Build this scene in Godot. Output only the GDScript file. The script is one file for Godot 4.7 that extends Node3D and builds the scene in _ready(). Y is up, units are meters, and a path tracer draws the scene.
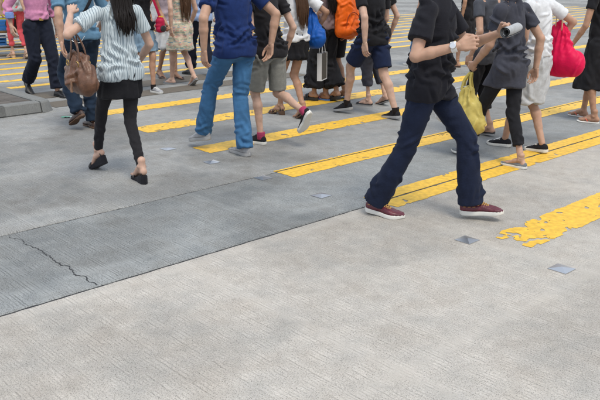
extends Node3D
# A wide signal crossing in a busy city street. Ground coordinates: u runs along the road, v across it (metres);
# the photographer stands at the origin, y is up.
const UD := Vector3(0.7368, 0.0, -0.6761)
const VD := Vector3(-0.6761, 0.0, -0.7368)
const AHEAD := 0.7424   # turn of somebody walking away along +v
var names := {}
var mats := {}
var jobs: Array = []
var cache := {}
var tex_cache := {}
var joints := {}

func W(u: float, v: float, y := 0.0) -> Vector3:
	return UD * u + VD * v + Vector3(0, y, 0)

func numbered(called: String) -> String:
	var n: int = names.get(called, 0)
	names[called] = n + 1
	return called if n == 0 else "%s_%03d" % [called, n]

func tag(o: Node, label := "", category := "", group := "", kind := "") -> Node:
	if label != "": o.set_meta("label", label)
	if category != "": o.set_meta("category", category)
	if group != "": o.set_meta("group", group)
	if kind != "": o.set_meta("kind", kind)
	return o

func base(called: String, at := Vector3.ZERO, turn := 0.0) -> Node3D:
	var o := Node3D.new()
	o.name = numbered(called)
	add_child(o)
	o.position = at
	o.rotation.y = turn
	return o

func put(parent: Node, called: String, mesh: Mesh, m: Material) -> MeshInstance3D:
	var o := MeshInstance3D.new()
	o.name = called
	o.mesh = mesh
	o.material_override = m
	parent.add_child(o, true)
	return o

# ------------------------------------------------------------------ materials
func noise_tex(seed_: int, freq: float, lo: float, hi: float, size := 256, octaves := 3) -> NoiseTexture2D:
	var key := "n%d_%f_%f_%f_%d" % [seed_, freq, lo, hi, size]
	if tex_cache.has(key): return tex_cache[key]
	var n := FastNoiseLite.new()
	n.seed = seed_
	n.frequency = freq
	n.fractal_octaves = octaves
	var t := NoiseTexture2D.new()
	t.width = size
	t.height = size
	t.seamless = true
	t.noise = n
	var g := Gradient.new()
	g.set_color(0, Color(lo, lo, lo))
	g.set_color(1, Color(hi, hi, hi))
	t.color_ramp = g
	tex_cache[key] = t
	return t

func normal_tex(seed_: int, freq: float, strength: float, size := 256) -> NoiseTexture2D:
	var key := "b%d_%f_%f" % [seed_, freq, strength]
	if tex_cache.has(key): return tex_cache[key]
	var n := FastNoiseLite.new()
	n.seed = seed_
	n.frequency = freq
	n.fractal_octaves = 4
	var t := NoiseTexture2D.new()
	t.width = size
	t.height = size
	t.seamless = true
	t.as_normal_map = true
	t.bump_strength = strength
	t.noise = n
	tex_cache[key] = t
	return t

func lin(r: float, g: float, b: float) -> Color:
	return Color(r, g, b).linear_to_srgb()

func plain(key: String, c: Color, rough := 0.6, metal := 0.0) -> StandardMaterial3D:
	if mats.has(key): return mats[key]
	var m := StandardMaterial3D.new()
	m.albedo_color = c
	m.roughness = rough
	m.metallic = metal
	m.resource_name = key
	mats[key] = m
	return m

func cloth(key: String, c: Color, kind := "cotton") -> StandardMaterial3D:
	if mats.has(key): return mats[key]
	var m := StandardMaterial3D.new()
	m.resource_name = key
	m.albedo_color = c
	m.roughness = 0.9
	m.uv1_triplanar = true
	m.rim_enabled = true
	m.rim = 0.25
	m.metallic_specular = 0.3
	if kind == "denim":
		m.uv1_scale = Vector3(2.2, 2.2, 2.2)
		m.albedo_texture = noise_tex(5, 0.012, 0.72, 1.0, 256, 5)
		m.normal_enabled = true
		m.normal_texture = normal_tex(6, 0.1, 3.0)
		m.normal_scale = 0.35
	elif kind == "leather":
		m.roughness = 0.42
		m.rim_enabled = false
		m.metallic_specular = 0.5
		m.uv1_scale = Vector3(5, 5, 5)
		m.albedo_texture = noise_tex(8, 0.015, 0.7, 1.0)
		m.normal_enabled = true
		m.normal_texture = normal_tex(9, 0.06, 4.0)
		m.normal_scale = 0.5
	elif kind == "nylon":
		m.roughness = 0.5
		m.rim = 0.1
		m.uv1_scale = Vector3(3, 3, 3)
		m.albedo_texture = noise_tex(8, 0.015, 0.86, 1.0)
		m.normal_enabled = true
		m.normal_texture = normal_tex(12, 0.05, 3.0)
		m.normal_scale = 0.35
	else:
		m.uv1_scale = Vector3(2.6, 2.6, 2.6)
		m.albedo_texture = noise_tex(7, 0.03, 0.84, 1.0)
		m.normal_enabled = true
		m.normal_texture = normal_tex(10, 0.12, 3.0)
		m.normal_scale = 0.3
	mats[key] = m
	return m

func image_cloth(key: String, im: Image, metres: float, sharp := 6.0) -> StandardMaterial3D:
	var m := cloth(key, Color.WHITE)
	m.albedo_texture = ImageTexture.create_from_image(im)
	m.uv1_scale = Vector3.ONE / metres
	m.uv1_triplanar_sharpness = sharp
	m.normal_enabled = false
	return m

func skin(key: String, c: Color) -> StandardMaterial3D:
	if mats.has(key): return mats[key]
	var m := StandardMaterial3D.new()
	m.resource_name = key
	m.albedo_color = c
	m.roughness = 0.52
	m.metallic_specular = 0.4
	m.uv1_triplanar = true
	m.uv1_scale = Vector3(3, 3, 3)
	m.albedo_texture = noise_tex(21, 0.02, 0.84, 1.0, 256, 5)
	m.subsurf_scatter_enabled = true
	m.subsurf_scatter_strength = 0.12
	mats[key] = m
	return m

# ------------------------------------------------------------------ surface nets over tapered limbs
class Net:
	var bones: Array = []
	var clip := -1e9     # nothing below this height
	func add(a: Vector3, b: Vector3, ra: float, rb: float, k := 0.03, flat := false, n := Vector3.ZERO, s := 1.0) -> void:
		bones.append([a, b, ra, rb, k, flat, n, s])
	func run(cell: float) -> Array:
		var lo := Vector3.ONE * 1e9
		var hi := -lo
		for b in bones:
			var r: float = maxf(b[2], b[3])
			lo = lo.min((b[0] as Vector3).min(b[1]) - Vector3.ONE * r)
			hi = hi.max((b[0] as Vector3).max(b[1]) + Vector3.ONE * r)
		lo -= Vector3.ONE * cell * 2.5
		hi += Vector3.ONE * cell * 2.5
		var nx := int((hi.x - lo.x) / cell) + 2
		var ny := int((hi.y - lo.y) / cell) + 2
		var nz := int((hi.z - lo.z) / cell) + 2
		var sy := nx
		var sz := nx * ny
		var f := PackedFloat32Array()
		f.resize(nx * ny * nz)
		f.fill(1.0)
		for b in bones:
			var a: Vector3 = b[0]
			var e: Vector3 = b[1]
			var ra: float = b[2]
			var dr: float = b[3] - ra
			var k: float = b[4]
			var flat: bool = b[5]
			var n: Vector3 = b[6]
			var s: float = b[7]
			var squash := s != 1.0
			var ba := e - a
			var l2 := ba.length_squared()
			var inv := 1.0 / l2 if l2 > 1e-10 else 0.0
			var ax := ba.normalized()
			var reach := maxf(ra, b[3]) + maxf(k, cell * 1.5)
			var p0 := ((a.min(e) - Vector3.ONE * reach - lo) / cell).floor()
			var p1 := ((a.max(e) + Vector3.ONE * reach - lo) / cell).ceil()
			var x0 := maxi(0, int(p0.x))
			var x1 := mini(nx, int(p1.x) + 1)
			for z in range(maxi(0, int(p0.z)), mini(nz, int(p1.z) + 1)):
				for y in range(maxi(0, int(p0.y)), mini(ny, int(p1.y) + 1)):
					var i := x0 + y * sy + z * sz
					var under := clip - (lo.y + y * cell)
					var q := Vector3(lo.x + x0 * cell, lo.y + y * cell, lo.z + z * cell) - a
					for x in range(x0, x1):
						var w := q
						if squash:
							w += n * (q.dot(n) * (s - 1.0))
						var h := clampf(w.dot(ba) * inv, 0.0, 1.0)
						var d := (w - ba * h).length() - (ra + dr * h)
						if flat:
							d = maxf(d, (q - ba).dot(ax))
						if d < under:
							d = under
						var c := f[i]
						if d < c - k:
							f[i] = d
						elif d < c + k:
							var t := 0.5 + 0.5 * (c - d) / k
							f[i] = c + (d - c) * t - k * t * (1.0 - t) * 0.5
						i += 1
						q.x += cell
		var cellv := PackedInt32Array()
		cellv.resize(f.size())
		cellv.fill(-1)
		var sums := PackedVector3Array()
		var counts := PackedInt32Array()
		var quads := PackedInt32Array()
		var steps := [1, sy, sz]
		var dirs := [Vector3.RIGHT, Vector3.UP, Vector3.BACK]
		var total := f.size()
		for i in total:
			var fi := f[i]
			if fi >= 0.0:
				continue
			var iz := i / sz
			var iy := (i - iz * sz) / sy
			var ix := i - iz * sz - iy * sy
			var here := Vector3(ix, iy, iz)
			for axis in 3:
				var st: int = steps[axis]
				var s1: int = steps[(axis + 1) % 3]
				var s2: int = steps[(axis + 2) % 3]
				for sgn in [1, -1]:
					var j: int = i + st * sgn
					var fj := f[j]
					if fj < 0.0:
						continue
					var t := fi / (fi - fj)
					var pos: Vector3 = here + dirs[axis] * (t * sgn)
					var c0: int = mini(i, j)
					var cs := [c0, c0 - s1, c0 - s1 - s2, c0 - s2]
					if sgn < 0:
						cs.reverse()
					for c in cs:
						var vi := cellv[c]
						if vi < 0:
							vi = sums.size()
							cellv[c] = vi
							sums.append(pos)
							counts.append(1)
						else:
							sums[vi] += pos
							counts[vi] += 1
						quads.append(vi)
		for i in sums.size():
			sums[i] = lo + sums[i] / counts[i] * cell
		return [sums, quads]

class Job:
	var parts: Array = []      # [Net, cell]
	var extra: Array = []      # [verts, quads, Transform3D]
	var fold := {}
	var verts := PackedVector3Array()
	var quads := PackedInt32Array()
	var normals := PackedVector3Array()
	var node: MeshInstance3D
	static func normals_of(v: PackedVector3Array, q: PackedInt32Array) -> PackedVector3Array:
		var n := PackedVector3Array()
		n.resize(v.size())
		for i in range(0, q.size(), 4):
			var a := v[q[i]]
			var c := v[q[i + 2]]
			var fn := (c - a).cross(v[q[i + 3]] - v[q[i + 1]])
			for k in 4:
				n[q[i + k]] += fn
		for i in n.size():
			n[i] = n[i].normalized()
		return n
	static func relax(v: PackedVector3Array, q: PackedInt32Array, amount: float) -> PackedVector3Array:
		var s := PackedVector3Array()
		s.resize(v.size())
		var c := PackedInt32Array()
		c.resize(v.size())
		for i in range(0, q.size(), 4):
			for k in 4:
				var a := q[i + k]
				s[a] += v[q[i + ((k + 1) & 3)]]
				c[a] += 1
		for i in v.size():
			s[i] = v[i].lerp(s[i] / maxi(c[i], 1), amount)
		return s
	func run() -> void:
		for p in parts:
			var r: Array = (p[0] as Net).run(p[1])
			var at := verts.size()
			verts.append_array(r[0])
			for k in (r[1] as PackedInt32Array):
				quads.append(k + at)
		verts = relax(verts, quads, 0.5)
		if fold:
			wrinkle()
			verts = relax(verts, quads, 0.15)
		for e in extra:
			var at := verts.size()
			var t: Transform3D = e[2]
			verts.append_array(t * (e[0] as PackedVector3Array))
			var mirrored := t.basis.determinant() < 0.0
			var eq: PackedInt32Array = e[1]
			for i in range(0, eq.size(), 4):
				for k in 4:
					quads.append(eq[i + (3 - k if mirrored else k)] + at)
		normals = normals_of(verts, quads)
	func wrinkle() -> void:
		# cloth: a gentle drape, then separate creases that run over the surface, more of them where the cloth bunches
		var n := FastNoiseLite.new()
		n.seed = fold.get("seed", 1)
		n.frequency = 1.0
		n.fractal_octaves = 2
		var rng := RandomNumberGenerator.new()
		rng.seed = fold.get("seed", 1) * 7 + 3
		var amp: float = fold.get("amp", 0.006)
		var along: float = fold.get("along", 0.6)      # hanging folds
		var across: float = fold.get("across", 0.6)    # creases across the limb
		var pleat: int = fold.get("pleats", 0)
		var top: float = fold.get("top", 0.0)
		var low: float = fold.get("low", -1.0)
		var sc: float = fold.get("scale", 1.0)
		var knots: Array = fold.get("knots", [])
		var cell: float = parts[0][1] if parts.size() else 0.01
		var nn := normals_of(verts, quads)
		var move := PackedFloat32Array()
		move.resize(verts.size())
		for i in verts.size():
			var p := verts[i] * sc
			var bend := n.get_noise_3d(p.x * 4.0, p.y * 4.0, p.z * 4.0) * 0.12
			var d := 0.5 * along * n.get_noise_3d(p.x * 7.0 + bend, p.y * 2.4, p.z * 7.0)
			if pleat > 0:
				var g := clampf((top - verts[i].y) / (top - low), 0.0, 1.0)
				d += g * 1.6 * sin(pleat * atan2(verts[i].x, verts[i].z) + bend * 20.0)
			move[i] = d * amp
		var area := verts.size() * cell * cell
		var count: int = fold.get("creases", clampi(int(area * 62.0), 5, 70))
		for c in count:
			var vi := rng.randi() % verts.size()
			var bunch := false
			if knots.size() and rng.randf() < 0.6:
				var want: float = knots[rng.randi() % knots.size()]
				for t in 40:
					if absf(verts[vi].y - want) < 0.07:
						bunch = true
						break
					vi = rng.randi() % verts.size()
			var level := rng.randf() < (0.8 if bunch else across / maxf(along + across, 0.01))
			var tilt := rng.randf_range(0.1, 0.75) if level else rng.randf_range(1.05, 1.5)
			if rng.randf() < 0.5: tilt = PI - tilt
			var w := maxf(rng.randf_range(0.01, 0.02), cell * 1.5)
			var step := rng.randf_range(0.025, 0.045) / sqrt(sc)
			var line := PackedVector3Array()
			var pos := verts[vi]
			var nor := nn[vi]
			for q in 5:
				line.append(pos)
				var side := Vector3.UP.cross(nor)
				if side.length() < 0.2: break
				side = side.normalized()
				var up := nor.cross(side)
				pos += (side * cos(tilt) + up * sin(tilt)) * step
				tilt += rng.randf_range(-0.12, 0.12)
				# back onto the surface
				var best := 1e9
				var bi := vi
				for k in range(c % 3, verts.size(), 3):
					var dd := verts[k].distance_squared_to(pos)
					if dd < best:
						best = dd
						bi = k
				pos = pos + nn[bi] * (verts[bi] - pos).dot(nn[bi])
				nor = nn[bi]
			if line.size() < 3: continue
			var mid := (line[0] + line[-1]) / 2.0
			var far := line[0].distance_to(line[-1]) / 2.0 + w * 3.5
			var far2 := far * far
			var deep := amp * rng.randf_range(0.7, 1.9) * (1.0 if rng.randf() < 0.7 else -0.8)
			for i in verts.size():
				var p := verts[i]
				if p.distance_squared_to(mid) > far2: continue
				var near := 1e9
				var where := 0.0
				for q in line.size() - 1:
					var a := line[q]
					var ba := line[q + 1] - a
					var h := clampf((p - a).dot(ba) / ba.length_squared(), 0.0, 1.0)
					var dd := (p - a - ba * h).length_squared()
					if dd < near:
						near = dd
						where = (q + h) / (line.size() - 1)
				var x2 := near / (w * w)
				if x2 > 9.0: continue
				var taper := sin(PI * clampf(0.12 + where * 0.8, 0.0, 1.0))
				move[i] += deep * taper * (1.0 - x2) * exp(-x2 * 0.5)
		for i in verts.size():
			verts[i] += nn[i] * move[i]
	func mesh() -> ArrayMesh:
		var idx := PackedInt32Array()
		idx.resize(quads.size() / 4 * 6)
		var w := 0
		for i in range(0, quads.size(), 4):
			idx[w] = quads[i]; idx[w + 1] = quads[i + 2]; idx[w + 2] = quads[i + 1]
			idx[w + 3] = quads[i]; idx[w + 4] = quads[i + 3]; idx[w + 5] = quads[i + 2]
			w += 6
		var a := []
		a.resize(Mesh.ARRAY_MAX)
		a[Mesh.ARRAY_VERTEX] = verts
		a[Mesh.ARRAY_NORMAL] = normals
		a[Mesh.ARRAY_INDEX] = idx
		var r := ArrayMesh.new()
		r.add_surface_from_arrays(Mesh.PRIMITIVE_TRIANGLES, a)
		return r

func soft(parent: Node, called: String, m: Material, net: Net, cell: float, fold := {}, extra := []) -> MeshInstance3D:
	var j := Job.new()
	if net.bones.size(): j.parts.append([net, cell])
	j.fold = fold
	j.extra = extra
	j.node = put(parent, called, null, m)
	jobs.append(j)
	return j.node

func run_job(i: int) -> void:
	(jobs[i] as Job).run()

func run_jobs() -> void:
	var id := WorkerThreadPool.add_group_task(run_job, jobs.size(), -1, true)
	WorkerThreadPool.wait_for_group_task_completion(id)
	for j in jobs:
		j.node.mesh = j.mesh()
	jobs.clear()

# ------------------------------------------------------------------ swept and lofted shapes (quads, outward)
func loft(rings: Array, closed := true, caps := true) -> Array:
	# rings: arrays of Vector3, each ring counter-clockwise when seen from the end it grows towards
	var v := PackedVector3Array()
	var q := PackedInt32Array()
	var n: int = rings[0].size()
	for r in rings:
		for p in r: v.append(p)
	for i in rings.size() - 1:
		for k in (n if closed else n - 1):
			var a := i * n + k
			var b := i * n + (k + 1) % n
			q.append_array([a, b, b + n, a + n])
	if caps:
		for e in [0, rings.size() - 1]:
			var c := Vector3.ZERO
			for p in rings[e]: c += p
			v.append(c / n)
			var ci := v.size() - 1
			for k in n:
				var a: int = e * n + k
				var b: int = e * n + (k + 1) % n
				if e == 0: q.append_array([b, a, ci, ci])
				else: q.append_array([a, b, ci, ci])
	return [v, q]

func tube(points: Array, radii, sides := 8, flat := 1.0, up := Vector3.UP) -> Array:
	var rings := []
	for i in points.size():
		var t: Vector3 = (points[mini(i + 1, points.size() - 1)] - points[maxi(i - 1, 0)]).normalized()
		var x := up.cross(t)
		if x.length() < 0.05: x = Vector3.RIGHT.cross(t)
		x = x.normalized()
		var y := t.cross(x)
		var r: float = radii[i] if radii is Array else radii
		var ring := []
		for k in sides:
			var g := TAU * k / sides
			ring.append(points[i] + x * (cos(g) * r) + y * (sin(g) * r * flat))
		rings.append(ring)
	return loft(rings)

func curve(points: Array, steps: int) -> Array:
	# Catmull-Rom through the points
	var out := []
	for i in points.size() - 1:
		var p0: Vector3 = points[maxi(i - 1, 0)]
		var p1: Vector3 = points[i]
		var p2: Vector3 = points[i + 1]
		var p3: Vector3 = points[mini(i + 2, points.size() - 1)]
		for s in steps:
			out.append(p1.cubic_interpolate(p2, p0, p3, float(s) / steps))
	out.append(points[-1])
	return out

func joined(list: Array) -> Array:
	var v := PackedVector3Array()
	var q := PackedInt32Array()
	for a in list:
		var at := v.size()
		v.append_array(a[0])
		for k in (a[1] as PackedInt32Array): q.append(k + at)
	return [v, q]

func box(at: Vector3, size: Vector3, bevel := 0.004) -> Array:
	# chamfered box standing on 'at'
	var rings := []
	for l in [[0.0, -bevel], [bevel, 0.0], [size.y - bevel, 0.0], [size.y, -bevel]]:
		var hx: float = size.x / 2 + l[1]
		var hz: float = size.z / 2 + l[1]
		var ring := []
		for c in [[hx, hz - bevel], [hx, bevel - hz], [hx - bevel, -hz], [bevel - hx, -hz], [-hx, bevel - hz], [-hx, hz - bevel], [bevel - hx, hz], [hx - bevel, hz]]:
			ring.append(at + Vector3(c[0], l[0], c[1]))
		rings.append(ring)
	return loft(rings)

func solid(a: Array, smooth := true) -> ArrayMesh:
	var j := Job.new()
	if smooth:
		j.verts = a[0]
		j.quads = a[1]
		j.normals = Job.normals_of(j.verts, j.quads)
	else:
		var q: PackedInt32Array = a[1]
		for i in range(0, q.size(), 4):
			var p0: Vector3 = a[0][q[i]]
			var p2: Vector3 = a[0][q[i + 2]]
			var fn: Vector3 = (p2 - p0).cross(a[0][q[i + 3]] - a[0][q[i + 1]])
			if fn.length() < 1e-14: fn = (a[0][q[i + 1]] - p0).cross(p2 - p0)
			fn = fn.normalized()
			for k in 4:
				j.quads.append(j.verts.size())
				j.verts.append(a[0][q[i + k]])
				j.normals.append(fn)
	return j.mesh()

# ------------------------------------------------------------------ hands, feet, heads (made once, right side)
func cached(key: String, net: Net, cell: float) -> Array:
	if not cache.has(key):
		var r := net.run(cell)
		cache[key] = [Job.relax(r[0], r[1], 0.4), r[1]]
	return cache[key]

func hand(pose: String) -> Array:
	# wrist at the origin, fingers down, thumb forward (-z), palm towards -x
	if cache.has("hand_" + pose): return cache["hand_" + pose]
	var curl: float = {"relaxed": 0.42, "grip": 1.25, "flat": 0.12}[pose]
	var n := Net.new()
	n.add(Vector3(0, 0.03, 0), Vector3(0, -0.02, 0), 0.026, 0.024, 0.012, false, Vector3.RIGHT, 1.3)
	var lengths := [0.072, 0.08, 0.074, 0.058]
	for i in 4:
		var z := -0.031 + i * 0.0205
		var kn := Vector3(0.002 - abs(i - 1.2) * 0.002, -0.088 + abs(i - 1.0) * 0.004, z)
		n.add(Vector3(0, -0.01, z * 0.6), kn, 0.0145, 0.0115, 0.014)
		var ang := 0.0
		var p := kn
		var l: float = lengths[i]
		var bends := [curl * 0.8 + i * 0.05, curl * 0.9, curl * 0.6]
		var r := 0.0093 if i < 3 else 0.0082
		for s in 3:
			ang += bends[s]
			var e = p + Vector3(-sin(ang), -cos(ang), (i - 1.5) * 0.05) * l * [0.45, 0.31, 0.24][s]
			n.add(p, e, r, r * 0.92, 0.004)
			p = e
			r *= 0.93
	var t0 := Vector3(-0.006, -0.022, -0.022)
	var t1 := Vector3(-0.014, -0.052, -0.05)
	var t2 := Vector3(-0.022 - curl * 0.01, -0.082, -0.058 + curl * 0.012)
	var t3 := Vector3(-0.03 - curl * 0.014, -0.106, -0.056 + curl * 0.026)
	n.add(t0, t1, 0.017, 0.0125, 0.014)
	n.add(t1, t2, 0.0115, 0.0102, 0.006)
	n.add(t2, t3, 0.0102, 0.0085, 0.004)
	return cached("hand_" + pose, n, 0.0042)

func foot(lift: float) -> Array:
	# bare right foot, ankle above the origin, toes towards -z, big toe at -x; the heel stands 'lift' higher than the toes
	var key := "foot_%d" % int(lift * 1000)
	if cache.has(key): return cache[key]
	var n := Net.new()
	var up := func(p: Vector3) -> Vector3: return p + Vector3(0, lift * smoothstep(-0.13, -0.01, p.z), 0)
	n.add(up.call(Vector3(0, 0.125, 0.004)), up.call(Vector3(0, 0.075, 0)), 0.034, 0.034, 0.02)
	n.add(up.call(Vector3(0, 0.075, 0.008)), up.call(Vector3(0, 0.031, 0.038)), 0.031, 0.029, 0.025)
	n.add(up.call(Vector3(0, 0.031, 0.035)), up.call(Vector3(0.01, 0.026, -0.04)), 0.028, 0.026, 0.02)
	n.add(up.call(Vector3(-0.002, 0.07, -0.01)), up.call(Vector3(-0.008, 0.05, -0.07)), 0.032, 0.026, 0.025)
	n.add(up.call(Vector3(-0.008, 0.048, -0.06)), up.call(Vector3(-0.018, 0.022, -0.135)), 0.027, 0.02, 0.02)
	n.add(up.call(Vector3(0.012, 0.035, -0.05)), up.call(Vector3(0.024, 0.018, -0.12)), 0.024, 0.016, 0.02)
	for i in 5:
		var x := -0.027 + i * 0.0155
		var z0 := -0.135 + i * 0.006
		var l: float = [0.052, 0.05, 0.044, 0.037, 0.03][i]
		var r: float = [0.0125, 0.0092, 0.0088, 0.0084, 0.0082][i]
		var y: float = r + 0.003
		n.add(Vector3(x, y + 0.005, z0), Vector3(x * 1.03, y + 0.007, z0 - l * 0.5), r * 1.1, r, 0.006)
		n.add(Vector3(x * 1.03, y + 0.007, z0 - l * 0.5), Vector3(x * 0.98, y, z0 - l), r, r * 0.95, 0.003)
	n.add(up.call(Vector3(0.033, 0.065, 0.004)), up.call(Vector3(0.033, 0.07, 0.0)), 0.009, 0.009, 0.02)
	n.add(up.call(Vector3(-0.033, 0.07, -0.004)), up.call(Vector3(-0.033, 0.075, 0.0)), 0.009, 0.009, 0.02)
	return cached(key, n, 0.0055)

func head_shape(female: bool) -> Array:
	# chin to crown about 0.23 m; origin at the base of the skull
	var key := "head_f" if female else "head_m"
	if cache.has(key): return cache[key]
	var n := Net.new()
	n.add(Vector3(0, 0.08, 0.01), Vector3(0, 0.085, -0.015), 0.088, 0.088, 0.03, false, Vector3.RIGHT, 1.16)
	n.add(Vector3(0, 0.03, -0.045), Vector3(0, -0.02, -0.07), 0.055, 0.032 if female else 0.036, 0.04)
	n.add(Vector3(-0.035, 0.02, -0.02), Vector3(-0.018, -0.022, -0.06), 0.038, 0.024, 0.03)
	n.add(Vector3(0.035, 0.02, -0.02), Vector3(0.018, -0.022, -0.06), 0.038, 0.024, 0.03)
	n.add(Vector3(0, 0.062, -0.094), Vector3(0, 0.028, -0.112), 0.009, 0.013, 0.014)
	n.add(Vector3(-0.012, 0.026, -0.1), Vector3(0.012, 0.026, -0.1), 0.01, 0.01, 0.01)
	n.add(Vector3(-0.045, 0.078, -0.078), Vector3(0.045, 0.078, -0.078), 0.014, 0.014, 0.02)
	n.add(Vector3(-0.018, 0.004, -0.094), Vector3(0.018, 0.004, -0.094), 0.0085, 0.0085, 0.008)
	n.add(Vector3(-0.015, -0.006, -0.093), Vector3(0.015, -0.006, -0.093), 0.009, 0.009, 0.006)
	for s in [-1, 1]:
		n.add(Vector3(s * 0.077, 0.068, 0.004), Vector3(s * 0.074, 0.03, -0.002), 0.015, 0.01, 0.008, false, Vector3.RIGHT, 2.0)
		n.add(Vector3(s * 0.036, 0.04, -0.065), Vector3(s * 0.04, 0.036, -0.06), 0.024, 0.024, 0.02)
	return cached(key, n, 0.008)

# ------------------------------------------------------------------ shoes, in the foot's own axes (toes towards -z)
func pick(table: Array, s: float) -> float:
	for i in table.size() - 1:
		if s <= table[i + 1][0]:
			var t: float = (s - table[i][0]) / (table[i + 1][0] - table[i][0])
			t = t * t * (3 - 2 * t)
			return lerpf(table[i][1], table[i + 1][1], t)
	return table[-1][1]

const SOLE_W := [[0.0, 0.006], [0.03, 0.02], [0.1, 0.03], [0.25, 0.033], [0.42, 0.034], [0.68, 0.047], [0.82, 0.045], [0.93, 0.032], [0.98, 0.017], [1.0, 0.004]]
const TOP_SHOE := [[0.0, 0.06], [0.05, 0.078], [0.14, 0.086], [0.28, 0.09], [0.4, 0.088], [0.52, 0.072], [0.66, 0.056], [0.82, 0.045], [0.93, 0.036], [1.0, 0.02]]
const TOP_LOW := [[0.0, 0.05], [0.05, 0.06], [0.2, 0.055], [0.33, 0.052], [0.45, 0.06], [0.55, 0.06], [0.7, 0.05], [0.85, 0.038], [1.0, 0.015]]
const FOOT_LEN := 0.272

func foot_z(s: float) -> float:
	return 0.068 - s * FOOT_LEN

func foot_x(s: float, side: float) -> float:
	return side * 0.012 * smoothstep(0.3, 0.6, s) * (1.0 - 1.6 * smoothstep(0.7, 1.0, s))

func shoe_upper(side: float, table: Array, y0: float, wide := 1.0) -> Array:
	var rings := []
	for i in 25:
		var s := i / 24.0
		s = 0.5 - 0.5 * cos(s * PI)
		var w := pick(SOLE_W, s) * wide
		var h := maxf(pick(table, s), y0 + 0.004)
		var ring := []
		for k in 17:
			var a := PI * k / 16.0
			var c := cos(a)
			var ss := sin(a)
			var squeeze := 1.0 - 0.16 * ss * (1.0 - smoothstep(0.4, 0.6, s))
			ring.append(Vector3(foot_x(s, side) + w * signf(c) * pow(absf(c), 0.75) * squeeze, y0 - 0.004 + (h - y0 + 0.004) * pow(ss, 0.72), foot_z(s)))
		rings.append(ring)
	for r in rings: r.reverse()
	return loft(rings)

func shoe_sole(side: float, thick: Array, bottom: Array, wide := 1.06) -> Array:
	var rings := []
	for i in 23:
		var s := 0.5 - 0.5 * cos(PI * i / 22.0)
		var w := pick(SOLE_W, s) * wide
		var t := pick(thick, s)
		var b := pick(bottom, s)
		var x := foot_x(s, side)
		var z := foot_z(s) + (0.003 if i == 0 else (-0.003 if i == 22 else 0.0))
		var e := minf(0.004, t * 0.3)
		var ring := [Vector3(x + w - e, b, z), Vector3(x + w, b + e, z), Vector3(x + w, t - e, z), Vector3(x + w - e, t, z), Vector3(x, t, z), Vector3(x - w + e, t, z), Vector3(x - w, t - e, z), Vector3(x - w, b + e, z), Vector3(x - w + e, b, z), Vector3(x, b, z)]
		ring.reverse()
		rings.append(ring)
	return loft(rings)

func over(side: float, s0: float, s1: float, y0: float, h: float, wide := 1.0, r := 0.005) -> Array:
	# a strap from one edge of the sole over the foot to the other
	var pts := []
	for k in 13:
		var a := PI * k / 12.0
		var s := lerpf(s0, s1, k / 12.0)
		pts.append(Vector3(foot_x(s, side) + (pick(SOLE_W, s) * wide + 0.001) * cos(a), y0 + (h - y0) * pow(sin(a), 0.75), foot_z(s)))
	return tube(pts, r * 0.45, 6, 2.2, Vector3.BACK)

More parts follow.
